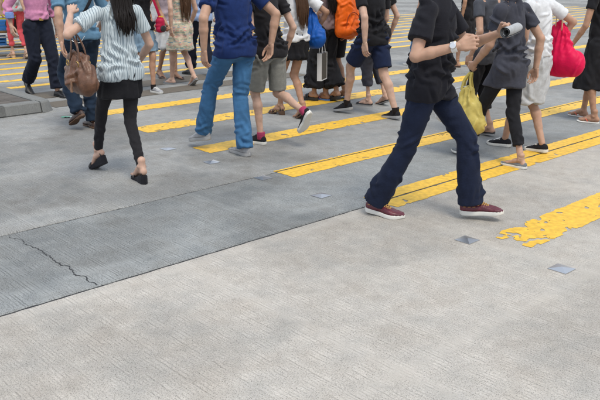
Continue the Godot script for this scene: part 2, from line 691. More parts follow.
func shoe(parent: Node, t: Transform3D, side: float, kind: Dictionary) -> void:
	var k: String = kind.kind
	var key := "%s_%d" % [kind.key, int(side)]
	if not cache.has(key):
		var d := {}
		match k:
			"sneaker", "boat", "slip":
				var y0 := 0.03 if k != "slip" else 0.024
				d.upper = solid(shoe_upper(side, TOP_SHOE if k == "sneaker" else TOP_LOW if k == "slip" else [[0.0, 0.06], [0.05, 0.074], [0.2, 0.076], [0.36, 0.078], [0.5, 0.075], [0.64, 0.062], [0.8, 0.05], [0.92, 0.042], [1.0, 0.026]], y0))
				d.sole = solid(shoe_sole(side, [[0.0, y0 + 0.005], [0.4, y0], [0.85, y0 - 0.002], [1.0, y0 + 0.001]], [[0.0, 0.004], [0.06, 0.0], [0.8, 0.0], [1.0, 0.007]]))
				var laces := []
				if k != "slip":
					for i in 5:
						var s := 0.44 + i * 0.052
						var h: float = pick(TOP_SHOE, s) + (0.003 if k == "sneaker" else 0.008)
						for dd in [-1, 1]:
							var pts := []
							for q in 7:
								var f := q / 6.0 - 0.5
								pts.append(Vector3(foot_x(s, side) + f * 0.046, h - f * f * 0.055, foot_z(s + dd * f * 0.05)))
							laces.append(tube(pts, 0.0028, 5))
					for dd in [-1, 1]:
						var bow := []
						for q in 9:
							var a := PI * q / 8.0
							bow.append(Vector3(dd * (0.004 + 0.026 * sin(a)), 0.086 - 0.012 * sin(a) - q * 0.001, foot_z(0.44) - 0.012 * cos(a)))
						laces.append(tube(bow, 0.0026, 5))
					if k == "boat":
						# a rawhide thong threaded round the collar, and the raised seam of the apron
						for dd in [-1, 1]:
							for gp in 3:
								var pts := []
								for q in 5:
									var s := 0.09 + gp * 0.11 + q * 0.016
									pts.append(Vector3(foot_x(s, side) + dd * (pick(SOLE_W, s) * 0.985 + 0.0005), 0.06, foot_z(s)))
								laces.append(tube(pts, 0.0024, 5))
					d.lace = solid(joined(laces))
				if k == "boat":
					var seam := []
					for q in 21:
						var a := PI * q / 20.0
						var s := 0.62 + 0.27 * sin(a)
						seam.append(Vector3(foot_x(s, side) + cos(a) * 0.029 * (1.0 if s < 0.8 else 0.95), pick([[0.5, 0.07], [0.64, 0.0555], [0.8, 0.0475], [0.92, 0.041]], s), foot_z(s)))
					d.seam = solid(tube(seam, 0.0022, 5))
				if kind.has("cap"):
					var rings := []
					for i in 9:
						var s := 0.84 + i * 0.02
						var w := pick(SOLE_W, s) + 0.0025
						var h := pick(TOP_SHOE, s) + 0.0025
						var ring := []
						for q in 13:
							var a := PI * q / 12.0
							ring.append(Vector3(foot_x(s, side) + w * signf(cos(a)) * pow(absf(cos(a)), 0.75), 0.026 + (h - 0.026) * pow(sin(a), 0.72), foot_z(s)))
						ring.reverse()
						rings.append(ring)
					d.cap = solid(loft(rings))
			"leather":
				d.upper = solid(shoe_upper(side, [[0.0, 0.05], [0.05, 0.068], [0.2, 0.07], [0.36, 0.078], [0.48, 0.072], [0.62, 0.058], [0.8, 0.046], [0.93, 0.038], [1.0, 0.022]], 0.02))
				d.sole = solid(shoe_sole(side, [[0.0, 0.024], [0.35, 0.024], [0.6, 0.014], [1.0, 0.016]], [[0.0, 0.0], [0.3, 0.0], [0.34, 0.012], [0.5, 0.008], [0.62, 0.0], [0.85, 0.0], [1.0, 0.008]]))
				var laces := []
				for i in 4:
					laces.append(over(side, 0.42 + i * 0.045, 0.42 + i * 0.045, pick(TOP_LOW, 0.5) + 0.008, 0.084 - i * 0.006, 0.45, 0.0025))
				d.lace = solid(joined(laces))
			"flat":
				d.upper = solid(shoe_upper(side, [[0.0, 0.042], [0.06, 0.05], [0.25, 0.034], [0.5, 0.028], [0.68, 0.03], [0.76, 0.046], [0.86, 0.04], [1.0, 0.016]], 0.012))
				d.sole = solid(shoe_sole(side, [[0.0, 0.014], [1.0, 0.011]], [[0.0, 0.0], [0.9, 0.0], [1.0, 0.004]], 1.03))
			"wedge":
				var top := [[0.0, 0.078], [0.25, 0.07], [0.5, 0.042], [0.72, 0.026], [1.0, 0.026]]
				d.upper = solid(joined([over(side, 0.74, 0.66, 0.022, 0.064, 1.04, 0.012), over(side, 0.8, 0.74, 0.022, 0.056, 1.04, 0.01), over(side, 0.3, 0.06, 0.075, 0.135, 0.95, 0.007)]))
				d.sole = solid(shoe_sole(side, top, [[0.0, 0.0], [0.9, 0.0], [1.0, 0.008]], 1.04))
			"platform":
				d.upper = solid(joined([over(side, 0.74, 0.6, 0.035, 0.085, 1.02, 0.016), over(side, 0.64, 0.52, 0.035, 0.092, 1.0, 0.014)]))
				d.sole = solid(shoe_sole(side, [[0.0, 0.046], [1.0, 0.04]], [[0.0, 0.0], [0.85, 0.0], [1.0, 0.008]], 1.05))
			"strap":
				d.upper = solid(joined([over(side, 0.8, 0.74, 0.016, 0.045, 1.02, 0.007), over(side, 0.62, 0.56, 0.02, 0.066, 1.0, 0.006), over(side, 0.28, 0.14, 0.05, 0.118, 1.05, 0.006), over(side, 0.16, 0.02, 0.05, 0.1, 1.0, 0.006)]))
				d.sole = solid(shoe_sole(side, [[0.0, 0.05], [0.3, 0.045], [0.55, 0.026], [0.7, 0.016], [1.0, 0.014]], [[0.0, 0.0], [0.22, 0.0], [0.27, 0.03], [0.45, 0.016], [0.62, 0.0], [1.0, 0.003]], 1.02))
			"thong":
				var pts1 := curve([Vector3(side * 0.04, 0.02, foot_z(0.46)), Vector3(side * 0.03, 0.05, foot_z(0.58)), Vector3(-side * 0.016, 0.032, foot_z(0.77)), Vector3(-side * 0.017, 0.012, foot_z(0.8))], 6)
				var pts2 := curve([Vector3(-side * 0.034, 0.02, foot_z(0.48)), Vector3(-side * 0.034, 0.052, foot_z(0.6)), Vector3(-side * 0.018, 0.034, foot_z(0.76)), Vector3(-side * 0.017, 0.012, foot_z(0.8))], 6)
				d.upper = solid(joined([tube(pts1, 0.006, 6, 0.6), tube(pts2, 0.006, 6, 0.6)]))
				d.sole = solid(shoe_sole(side, [[0.0, 0.018], [1.0, 0.015]], [[0.0, 0.0], [1.0, 0.002]], 1.1))
		if kind.has("sock"):
			d.sock = solid(tube([Vector3(0, 0.05, 0.004), Vector3(0, 0.085, 0.004), Vector3(0, 0.118, 0.003), Vector3(0, 0.12, 0.003)], [0.036, 0.0385, 0.0395, 0.037], 16, 1.0, Vector3.RIGHT))
		cache[key] = d
	var d: Dictionary = cache[key]
	var o := put(parent, "shoe" if k in ["sneaker", "boat", "slip", "leather", "flat"] else "sandal", d.upper, kind.upper)
	o.transform = t
	put(o, "sole", d.sole, kind.sole)
	if d.has("lace"): put(o, "lace", d.lace, kind.get("lace", kind.upper))
	if d.has("seam"): put(o, "apron_seam", d.seam, kind.upper)
	if d.has("cap"): put(o, "toe_cap", d.cap, kind.cap)
	if d.has("sock"): put(o, "sock", d.sock, kind.sock)

# ------------------------------------------------------------------ people
func bend(a: Vector3, b: Vector3, l1: float, l2: float, hint: Vector3) -> Vector3:
	# the joint between a and b for two bones of these lengths, on the side of the hint
	var d := b - a
	var l := minf(d.length(), (l1 + l2) * 0.9995)
	var x := (l1 * l1 - l2 * l2 + l * l) / (2.0 * l)
	var h := sqrt(maxf(l1 * l1 - x * x, 0.0))
	var ax := d.normalized()
	var side := (hint - ax * hint.dot(ax)).normalized()
	return a + ax * x + side * h

func foot_place(f: Dictionary, side: float, heel: float) -> Transform3D:
	# f: lat, fwd, lift, pitch (degrees, + = heel up), turn (degrees, + = toes out)
	var t := Transform3D(Basis(Vector3.UP, -side * deg_to_rad(f.get("turn", 6.0))), Vector3(f.lat, f.get("lift", 0.0), -f.fwd))
	var p: float = deg_to_rad(f.get("pitch", 0.0))
	if p != 0.0:
		var ball := Vector3(0, 0.0, -0.12) if p > 0 else Vector3(0, 0.0, 0.06)
		t = t * Transform3D(Basis(), ball) * Transform3D(Basis(Vector3.RIGHT, -p), Vector3.ZERO) * Transform3D(Basis(), -ball)
	return t

func person(d: Dictionary) -> Node3D:
	var female: bool = d.get("female", false)
	var H: float = d.h
	var s := H / 1.72
	var g: float = s * d.get("girth", 0.92 if female else 1.0)
	var turn: float = AHEAD + (PI if d.dir < 0 else 0.0) + deg_to_rad(d.get("yaw", 0.0))
	var root := base("person", Vector3(d.x, 0, d.z), turn)
	tag(root, d.label, "person", "pedestrians on the crossing")
	var cell: float = d.cell
	var heel: float = d.shoes.get("heel", 0.0)
	# skeleton
	var ft := [foot_place(d.L, -1, heel), foot_place(d.R, 1, heel)]
	var ankle := []
	var fs: float = s * (0.97 if female else 1.03)
	for i in 2:
		ft[i] = (ft[i] as Transform3D).scaled_local(Vector3.ONE * fs)
		ankle.append(ft[i] * Vector3(0, 0.088 + heel, 0.0))
	var thigh := 0.245 * H
	var shank := 0.243 * H
	var hw := 0.052 * H
	var hip_y := 0.53 * H + heel
	var shift: float = d.get("shift", 0.0)     # pelvis forward of the midpoint
	for i in 2:
		var lat: float = (-hw if i == 0 else hw) + d.get("sway", 0.0)
		var flat_d := Vector2(ankle[i].x - lat, ankle[i].z + shift).length()
		var reach := (thigh + shank) * 0.994
		if flat_d < reach: hip_y = minf(hip_y, ankle[i].y + sqrt(reach * reach - flat_d * flat_d))
	hip_y -= d.get("sink", 0.0)
	var hc := Vector3(d.get("sway", 0.0), hip_y, -shift)
	var hip := [hc + Vector3(-hw, 0, 0), hc + Vector3(hw, 0, 0)]
	var knee := []
	for i in 2:
		var toe: Vector3 = -(ft[i] as Transform3D).basis.z
		knee.append(bend(hip[i], ankle[i], thigh, shank, Vector3((-0.06 if i == 0 else 0.06), 0.05, -1.0) + toe * 0.3))
	var lean: float = d.get("lean", 0.05)
	var spine := Vector3(0, 1, -lean).normalized()
	var chest := hc + spine * 0.2 * H
	var sh_c := hc + spine * 0.278 * H
	var neck := hc + spine * 0.315 * H
	var head_at := hc + spine * 0.345 * H + Vector3(0, 0.01, -0.015)
	var twist: float = deg_to_rad(d.get("twist", 0.0))
	var sx := Vector3(cos(twist), 0, -sin(twist))
	var shw := (0.105 if female else 0.115) * H
	var sh := [sh_c - sx * shw, sh_c + sx * shw]
	var ua := 0.172 * H
	var fa := 0.15 * H
	var wrist := []
	var elbow := []
	for i in 2:
		var sd := -1.0 if i == 0 else 1.0
		var arm: Dictionary = d.get("armL" if i == 0 else "armR", {})
		var tgt: Vector3 = sh[i] + arm.get("to", Vector3(sd * 0.07, -0.505 * s, -arm.get("swing", 0.0)))
		var dd: Vector3 = tgt - sh[i]
		if dd.length() > (ua + fa) * 0.995: tgt = sh[i] + dd.normalized() * (ua + fa) * 0.995
		wrist.append(tgt)
		elbow.append(bend(sh[i], tgt, ua, fa, arm.get("hint", Vector3(sd * 0.5, -0.2, 1.0))))
	joints[root] = [wrist[0], wrist[1], sh[0], sh[1], hc, sh_c]
	# the body, one skin
	var n := Net.new()
	var bare_top: bool = d.get("bare_shoulders", false)
	var fwd := Vector3.BACK
	var legs_cover := 0.0
	for c in d.clothes:
		if c.kind in ["skirt", "dress"]: legs_cover = maxf(legs_cover, 0.6)
		elif c.kind != "shirt": legs_cover = maxf(legs_cover, c.get("to", 1.93))
	var thin_t := 0.8 if legs_cover > 1.2 else 1.0
	var thin_s := 0.6 if legs_cover > 1.4 else 1.0
	n.add(hip[0], hip[1], 0.05 * g, 0.05 * g, 0.02, false, fwd, 1.1)
	n.add(hc, chest, 0.075 * g, 0.08 * g, 0.03, false, fwd, 1.35)
	n.add(sh[0], sh[1], 0.042 * g, 0.042 * g, 0.04)
	n.add(chest, sh_c, 0.08 * g, 0.06 * g, 0.03, false, fwd, 1.3)
	n.add(sh_c, head_at + Vector3(0, 0.03, 0), 0.056 * g, 0.05 * g, 0.03)
	for i in 2:
		var k: Vector3 = knee[i]
		var a: Vector3 = ankle[i]
		var sd := -1.0 if i == 0 else 1.0
		var dirn := (a - k).normalized()
		var back := (Vector3(0, 0, 1) - dirn * dirn.z).normalized() * thin_s
		var gs := g * thin_s
		n.add(hip[i] + Vector3(0, -0.06, 0), k, 0.07 * g * thin_t, 0.054 * g * minf(thin_t, thin_s + 0.05), 0.03)
		n.add(k - dirn * 0.02 - back * 0.008, k + dirn * 0.03 - back * 0.006, 0.048 * gs, 0.045 * gs, 0.02)
		n.add(k, k + dirn * 0.13 * s + back * 0.014, 0.047 * gs, 0.051 * gs, 0.025)
		n.add(k + dirn * 0.13 * s + back * 0.014, k + dirn * 0.26 * s + back * 0.006, 0.051 * gs, 0.039 * gs, 0.03)
		n.add(k + dirn * 0.24 * s + back * 0.004, a, 0.04 * gs, 0.033 * g, 0.02)
		var bulk: float = d.get("arm", 1.0) * g
		n.add(sh[i], elbow[i], 0.047 * bulk, 0.038 * bulk, 0.02)
		n.add(elbow[i], elbow[i].lerp(wrist[i], 0.35), 0.037 * bulk, 0.038 * bulk, 0.02)
		n.add(elbow[i].lerp(wrist[i], 0.35), wrist[i], 0.038 * bulk, 0.025 * bulk, 0.02)
	var extra := []
	var hs := head_shape(female)
	var ht := Transform3D(Basis(Vector3.UP, deg_to_rad(d.get("look", 0.0))).scaled(Vector3.ONE * s), head_at)
	extra.append([hs[0], hs[1], ht])
	for i in 2:
		var arm: Dictionary = d.get("armL" if i == 0 else "armR", {})
		var fo: Vector3 = (wrist[i] - elbow[i]).normalized()
		var y: Vector3 = -(fo + arm.get("droop", Vector3.ZERO)).normalized()
		var thumb: Vector3 = arm.get("thumb", Vector3(0, 0, -1))
		var z := -(thumb - y * thumb.dot(y)).normalized()
		var x := y.cross(z)
		var b := Basis(x, y, z)
		if i == 0: b = Basis(-x, y, z)
		var hm := hand(arm.get("hand", "relaxed"))
		var sc := s * (0.93 if female else 1.02)
		extra.append([hm[0], hm[1], Transform3D(b.scaled_local(Vector3.ONE * sc), wrist[i])])
		if d.shoes.kind in ["wedge", "platform", "strap", "thong", "flat", "slip"]:
			var lift: float = {"wedge": 0.05, "platform": 0.0, "strap": 0.035, "thong": 0.0, "flat": 0.0, "slip": 0.0}[d.shoes.kind]
			var rise: float = {"wedge": 0.026, "platform": 0.04, "strap": 0.014, "thong": 0.015, "flat": 0.009, "slip": 0.018}[d.shoes.kind]
			var fm := foot(lift)
			var mir := Basis() if i == 1 else Basis(Vector3(-1, 0, 0), Vector3(0, 1, 0), Vector3(0, 0, 1))
			extra.append([fm[0], fm[1], (ft[i] as Transform3D) * Transform3D(mir.scaled(Vector3(0.86, 0.8, 0.86) if d.shoes.kind == "slip" else Vector3.ONE), Vector3(0, rise, 0))])
	soft(root, "body", d.skin, n, cell, {}, extra)
	# eyes
	for sd in [-1, 1]:
		if not cache.has("eye"):
			var e := SphereMesh.new()
			e.radius = 0.012
			e.height = 0.024
			e.radial_segments = 12
			e.rings = 6
			cache.eye = e
		var eye := put(root, "eye", cache.eye, plain("eye", lin(0.05, 0.03, 0.025), 0.15))
		eye.position = ht * Vector3(sd * 0.031, 0.058, -0.079)
	# hair
	var hn := Net.new()
	var hr: float = d.get("hair_len", 0.0)
	hn.add(ht * Vector3(0, 0.1, 0.028), ht * Vector3(0, 0.13, -0.012), 0.09 * s, 0.076 * s, 0.03, false, Vector3.RIGHT, 1.12)
	hn.add(ht * Vector3(0, 0.06, 0.04), ht * Vector3(0, 0.03, 0.042), 0.068 * s, 0.05 * s, 0.03)
	hn.add(ht * Vector3(-0.075, 0.09, 0.0), ht * Vector3(-0.076, 0.06, 0.012), 0.024 * s, 0.018 * s, 0.03)
	hn.add(ht * Vector3(0.075, 0.09, 0.0), ht * Vector3(0.076, 0.06, 0.012), 0.024 * s, 0.018 * s, 0.03)
	var locks := []
	if hr > 0.0:
		hn.add(ht * Vector3(0, 0.06, 0.045), neck + Vector3(0, 0.02, 0.075), 0.085 * s, 0.075 * s, 0.04, false, fwd, 1.5)
		hn.add(neck + Vector3(0, 0.02, 0.075), neck + Vector3(0, -hr * 0.6, 0.13), 0.078 * s, 0.06 * s, 0.04, false, fwd, 2.0)
		hn.add(neck + Vector3(0, -hr * 0.6, 0.13), neck + Vector3(0.01, -hr, 0.135), 0.06 * s, 0.02 * s, 0.04, false, fwd, 1.8)
		var rng := RandomNumberGenerator.new()
		rng.seed = int(d.x * 1000) + 5
		for i in 70:
			var a := rng.randf_range(-1.0, 1.0)
			var zz := 0.02 * (1.0 - a * a) + rng.randf_range(-0.006, 0.008)
			var ln := hr * rng.randf_range(0.75, 1.2)
			var wob := rng.randf_range(-0.02, 0.02)
			var p := curve([neck + Vector3(a * 0.07, 0.12, 0.09 + zz), neck + Vector3(a * 0.082, -0.02, 0.1 + zz * 1.4), neck + Vector3(a * 0.078 + wob, -ln * 0.55, 0.135 + zz), neck + Vector3(a * 0.055 + wob * 1.6, -ln, 0.135 + zz)], 5)
			var rad := []
			for q in p.size(): rad.append(lerpf(0.009, 0.0015, pow(float(q) / (p.size() - 1), 2.0)))
			locks.append(tube(p, rad, 5))
		var lj := joined(locks)
		soft(root, "hair", d.hair, hn, 0.012, {"amp": 0.006, "along": 1.0, "across": 0.0, "seed": 3}, [[lj[0], lj[1], Transform3D()]])
	else:
		soft(root, "hair", d.hair, hn, 0.014, {"amp": 0.006, "along": 1.0, "across": 0.3, "seed": 3})
	# clothes
	for c in d.clothes:
		var w := Net.new()
		var k: String = c.kind
		var fold: Dictionary = c.get("fold", {"amp": 0.007, "along": 0.8, "across": 0.8})
		fold.seed = int(absf(d.x) * 100 + absf(d.z) * 37) + k.length()
		var pad: float = c.get("pad", 0.0)
		if k in ["shirt", "dress"]:
			fold.knots = [hc.y + 0.1]
			var hem: Vector3 = hc + Vector3(0, -c.get("hem", 0.06), 0)
			var cr: float = (0.125 if female else 0.145) * g + pad
			var hemr: float = c.get("hem_r", 0.14 if female else 0.148) * g + pad
			w.add(sh[0] + Vector3(0.01, -0.012, 0), sh[1] + Vector3(-0.01, -0.012, 0), 0.052 * g + pad * 0.5, 0.052 * g + pad * 0.5, 0.05)
			w.add(chest + spine * 0.05 * H, chest - spine * 0.02, cr, cr * 0.98, 0.06, false, fwd, 1.32)
			w.add(chest, hc + spine * 0.06 * H, cr, (c.get("waist", 0.126) if female else 0.142) * g + pad, 0.07, false, fwd, 1.2)
			w.add(hc + spine * 0.06 * H, hem, (c.get("waist", 0.128) if female else 0.143) * g + pad, hemr, 0.07, false, fwd, 1.18)
			w.add(sh_c, neck + Vector3(0, 0.0, 0), 0.09 * g, 0.066 * g, 0.04)
			if k == "shirt" and c.get("hem", 0.06) < 0.0:
				w.clip = hem.y
			elif k == "shirt":
				# the hem hangs outside whatever is worn below
				w.clip = hem.y
				var rr: float = c.get("over", 0.1) * g
				w.add(hip[0] + Vector3(0, 0.0, 0.018), hip[1] + Vector3(0, 0.0, 0.018), rr, rr, 0.08)
				for i in 2: w.add(hip[i], hip[i].lerp(knee[i], 0.6), rr, rr * 0.95, 0.08)
			if female:
				for sd in [-1, 1]:
					w.add(chest + Vector3(sd * 0.055, 0.06, -0.05), chest + Vector3(sd * 0.05, 0.045, -0.075), 0.058 * g, 0.05 * g, 0.04)
			var sl: float = c.get("sleeve", 0.55)
			for i in 2:
				if sl <= 0.0: break
				var sr: float = c.get("sleeve_r", 0.064) * g
				if sl <= 1.0:
					w.add(sh[i], sh[i].lerp(elbow[i], sl), 0.06 * g, sr, 0.04, true)
				else:
					w.add(sh[i], elbow[i], 0.062 * g, 0.054 * g, 0.04)
					w.add(elbow[i], elbow[i].lerp(wrist[i], sl - 1.0), 0.054 * g, 0.05 * g, 0.03, true)
			if k == "dress":
				var end: Vector3 = (hip[0] + hip[1]) / 2 + Vector3(0, -c.skirt, 0) + (knee[0] + knee[1] - hip[0] - hip[1]) * Vector3(1, 0, 1) * 0.3
				w.add(hc + Vector3(0, 0.06, 0), hc + Vector3(0, -0.08, 0), 0.13 * g, 0.158 * g, 0.04, false, fwd, 1.12)
				w.add(hc + Vector3(0, -0.06, 0), end, 0.15 * g, c.get("skirt_r", 0.19), 0.05, false, fwd, 1.1)
				for i in 2: w.add(hip[i] + Vector3(0, -0.04, 0.01), knee[i], 0.09 * g, 0.08 * g, 0.07)
				w.clip = end.y
				fold = {"amp": 0.008, "along": 0.9, "across": 0.3, "pleats": c.get("pleats", 7), "top": hc.y + 0.05, "low": end.y, "seed": fold.seed}
		elif k == "skirt":
			var end: Vector3 = hc + Vector3(0, -c.skirt, 0) + (knee[0] + knee[1] - hip[0] - hip[1]) * Vector3(1, 0, 1) * 0.35 * clampf(c.skirt / 0.4, 0.0, 1.2)
			w.add(hc + Vector3(0, 0.11, 0), hc + Vector3(0, -0.02, 0.005), 0.098 * g, 0.14 * g, 0.04, false, fwd, 1.2)
			w.add(hc + Vector3(0, -0.02, 0.005), end, 0.14 * g, c.get("skirt_r", 0.18), 0.05, false, fwd, 1.15)
			for i in 2: w.add(hip[i] + Vector3(0, -0.04, 0.01), knee[i], 0.09 * g, 0.08 * g, 0.07)
			w.clip = end.y
			fold = {"amp": 0.009, "along": 0.9, "across": 0.3, "pleats": c.get("pleats", 9), "top": hc.y, "low": end.y, "seed": fold.seed}
		else:
			# trousers, jeans, shorts, leggings: two legs joined at the seat
			var r0: float = c.get("r", [0.1, 0.078, 0.085])[0] * g
			var r1: float = c.get("r", [0.1, 0.078, 0.085])[1] * g
			var r2: float = c.get("r", [0.1, 0.078, 0.085])[2] * g
			fold.knots = [hc.y - 0.05, (knee[0].y + knee[1].y) / 2, ankle[0].y + 0.06, ankle[1].y + 0.06] if c.get("to", 1.93) > 1.2 else [hc.y - 0.06]
			var waist := hc + Vector3(0, c.get("waist", 0.1), 0)
			w.add(waist + Vector3(0, -0.02, 0), hc + Vector3(0, 0.0, 0.008), 0.105 * g, 0.118 * g + pad, 0.05, false, fwd, 1.25)
			w.add(hip[0] + Vector3(0.01, -0.01, 0.03), hip[1] + Vector3(-0.01, -0.01, 0.03), 0.08 * g, 0.08 * g, 0.04)
			var to: float = c.get("to", 1.93)       # 1 = knee, 2 = ankle
			for i in 2:
				var h0: Vector3 = hip[i] + Vector3(0, -0.01, 0)
				if to <= 1.0:
					w.add(h0, hip[i].lerp(knee[i], to), r0, r1, 0.025, true)
				else:
					var mid: Vector3 = knee[i].lerp(ankle[i], minf(0.45, (to - 1.0) * 0.5))
					w.add(h0, knee[i], r0, r1, 0.025)
					w.add(knee[i], mid, r1, lerpf(r1, r2, 0.45), 0.02)
					w.add(mid, knee[i].lerp(ankle[i], to - 1.0), lerpf(r1, r2, 0.45), r2, 0.02, true)
		soft(root, c.name, c.mat, w, c.get("cell", cell), fold)
	# shoes
	for i in 2:
		shoe(root, ft[i], -1.0 if i == 0 else 1.0, d.shoes)
	return root

# ------------------------------------------------------------------ ground
func grain_images(grooved: float, seed_: int) -> Array:
	# brushed concrete, 1.6 m of it: fine grain, aggregate, and rows of shallow grooves across the road with dirt in them
	var size := 1024
	var a := FastNoiseLite.new()
	a.seed = 3 + seed_
	a.frequency = 0.24
	a.fractal_octaves = 2
	var b := FastNoiseLite.new()
	b.seed = 11 + seed_
	b.frequency = 0.012
	b.fractal_octaves = 4
	var c := FastNoiseLite.new()
	c.seed = 29
	c.noise_type = FastNoiseLite.TYPE_CELLULAR
	c.frequency = 0.09
	var fine := a.get_seamless_image(size, size).get_data()
	var broad := b.get_seamless_image(size, size).get_data()
	var cells := c.get_seamless_image(size, size).get_data()
	var rng := RandomNumberGenerator.new()
	rng.seed = 4 + seed_
	var groove := PackedFloat32Array()
	groove.resize(size)
	var x := 0.0
	while x < size - 8:
		var depth := rng.randf_range(0.35, 1.0)
		for k in range(-3, 4):
			groove[posmod(int(x) + k, size)] = maxf(groove[posmod(int(x) + k, size)], depth * exp(-k * k / 2.6))
		x += rng.randf_range(9.0, 17.0)
	var height := PackedByteArray()
	height.resize(size * size)
	var color := PackedByteArray()
	color.resize(size * size * 3)
	for y in size:
		var wob := (broad[y * size + 10] - 128) / 40
		for i in size:
			var at := y * size + i
			var f := fine[at] / 255.0
			var w := broad[at] / 255.0
			var g := groove[posmod(i + wob, size)] * clampf((w - 0.36) * 4.0, 0.0, 1.0) * grooved
			var pit := clampf((0.3 - f) * 5.0, 0.0, 1.0)
			var stone := 1.0 - clampf((cells[at] / 255.0 - 0.15) * 4.0, 0.0, 1.0)
			height[at] = int(clampf(0.55 + 0.35 * (f - 0.5) - 0.32 * g - 0.25 * pit, 0, 1) * 255)
			var v := 0.86 + 0.16 * (f - 0.5) + 0.12 * (w - 0.5) - 0.17 * g * (0.5 + f) - 0.3 * pit + 0.05 * stone
			color[at * 3] = int(clampf(v, 0, 1) * 255)
			color[at * 3 + 1] = int(clampf(v * 0.998, 0, 1) * 255)
			color[at * 3 + 2] = int(clampf(v * 0.99 + 0.004 * stone, 0, 1) * 255)
	var him := Image.create_from_data(size, size, false, Image.FORMAT_L8, height)
	him.convert(Image.FORMAT_RGBA8)
	him.bump_map_to_normal_map(6.0)
	return [ImageTexture.create_from_image(Image.create_from_data(size, size, false, Image.FORMAT_RGB8, color)), ImageTexture.create_from_image(him)]

func stain_image(seed_: int, deep: float) -> ImageTexture:
	# tyre polish, spills and patches over 12 m
	var size := 1024
	var a := FastNoiseLite.new()
	a.seed = seed_
	a.frequency = 0.006
	a.fractal_octaves = 5
	var b := FastNoiseLite.new()
	b.seed = seed_ + 1
	b.frequency = 0.03
	b.fractal_octaves = 4
	var c := FastNoiseLite.new()
	c.seed = seed_ + 2
	c.frequency = 0.25
	c.fractal_octaves = 2
	var da := a.get_seamless_image(size, size).get_data()
	var db := b.get_seamless_image(size, size).get_data()
	var dc := c.get_seamless_image(size, size).get_data()
	var color := PackedByteArray()
	color.resize(size * size * 3)
	for i in size * size:
		var p := da[i] / 255.0
		var q := db[i] / 255.0
		var r := dc[i] / 255.0
		var v := 1.0 - deep * (0.5 * (1.0 - smoothstep(0.3, 0.6, p)) + 0.35 * absf(q - 0.5) * 2.0)
		v -= deep * 0.8 * clampf((0.2 - r) * 6.0, 0.0, 1.0) * smoothstep(0.4, 0.6, q)
		var warm := 0.02 * (q - 0.5)
		color[i * 3] = int(clampf(v + warm, 0, 1) * 255)
		color[i * 3 + 1] = int(clampf(v, 0, 1) * 255)
		color[i * 3 + 2] = int(clampf(v - warm, 0, 1) * 255)
	return ImageTexture.create_from_image(Image.create_from_data(size, size, false, Image.FORMAT_RGB8, color))

func concrete(key: String, c: Color, grain: Array, stain: Texture2D, off: Vector3, relief := 0.9) -> StandardMaterial3D:
	var m := plain(key, c, 0.86)
	m.metallic_specular = 0.35
	m.albedo_texture = grain[0]
	m.normal_enabled = true
	m.normal_texture = grain[1]
	m.normal_scale = relief
	m.uv1_scale = Vector3(1.0 / 1.6, 1.0 / 1.6, 1)
	m.uv1_offset = off
	m.detail_enabled = true
	m.detail_blend_mode = BaseMaterial3D.BLEND_MODE_MUL
	m.detail_uv_layer = BaseMaterial3D.DETAIL_UV_2
	m.detail_albedo = stain
	m.uv2_scale = Vector3(1.0 / 12.0, 1.0 / 12.0, 1)
	m.uv2_offset = off
	return m

func sheet_mesh(polys: Array, y: float) -> ArrayMesh:
	# polys: convex outlines in (u, v); seen from above; u,v become the texture coordinates
	var verts := PackedVector3Array()
	var norms := PackedVector3Array()
	var uvs := PackedVector2Array()
	var idx := PackedInt32Array()
	for p in polys:
		var at := verts.size()
		for q in p:
			verts.append(W(q.x, q.y, y))
			norms.append(Vector3.UP)
			uvs.append(q)
		for k in range(1, p.size() - 1):
			idx.append_array([at, at + k + 1, at + k])
	var a := []
	a.resize(Mesh.ARRAY_MAX)
	a[Mesh.ARRAY_VERTEX] = verts
	a[Mesh.ARRAY_NORMAL] = norms
	a[Mesh.ARRAY_TEX_UV] = uvs
	a[Mesh.ARRAY_TEX_UV2] = uvs
	a[Mesh.ARRAY_INDEX] = idx
	var m := ArrayMesh.new()
	m.add_surface_from_arrays(Mesh.PRIMITIVE_TRIANGLES, a)
	return m

func slab(v0: float, v1: float, rough0: bool, rough1: bool) -> ArrayMesh:
	# a concrete bay between two joints: top, worn arrises and sides down into the joint
	var n := FastNoiseLite.new()
	n.seed = int(v0 * 10)
	n.frequency = 1.0
	var us := [-60.0, -20.0, -4.0]
	var u := -1.0
	while u < 10.0:
		us.append(u)
		u += 0.035
	us.append_array([12.0, 20.0, 40.0, 90.0])
	var st := SurfaceTool.new()
	st.begin(Mesh.PRIMITIVE_TRIANGLES)
	var rows := []
	for x in us:
		var e0 := 0.0095 + (0.0055 * n.get_noise_2d(x * 9.0, 1.0) + 0.004 * n.get_noise_2d(x * 33.0, 5.0) if rough0 else 0.0)
		var e1 := 0.0095 + (0.0055 * n.get_noise_2d(x * 9.0, 11.0) + 0.004 * n.get_noise_2d(x * 33.0, 15.0) if rough1 else 0.0)
		rows.append([[v0 + e0, -0.04], [v0 + e0 + 0.001, -0.006], [v0 + e0 + 0.007, 0.0], [v1 - e1 - 0.007, 0.0], [v1 - e1 - 0.001, -0.006], [v1 - e1, -0.04]])
	for i in us.size():
		for k in 6:
			var r: Array = rows[i][k]
			st.set_uv(Vector2(us[i], r[0]))
			st.set_uv2(Vector2(us[i], r[0]))
			st.set_normal([-VD, (Vector3.UP - VD * 0.8).normalized(), Vector3.UP, Vector3.UP, (Vector3.UP + VD * 0.8).normalized(), VD][k])
			st.add_vertex(W(us[i], r[0], r[1]))
	for i in us.size() - 1:
		for k in 5:
			var a := i * 6 + k
			for t in [a, a + 1, a + 6, a + 1, a + 7, a + 6]: st.add_index(t)
	return st.commit()

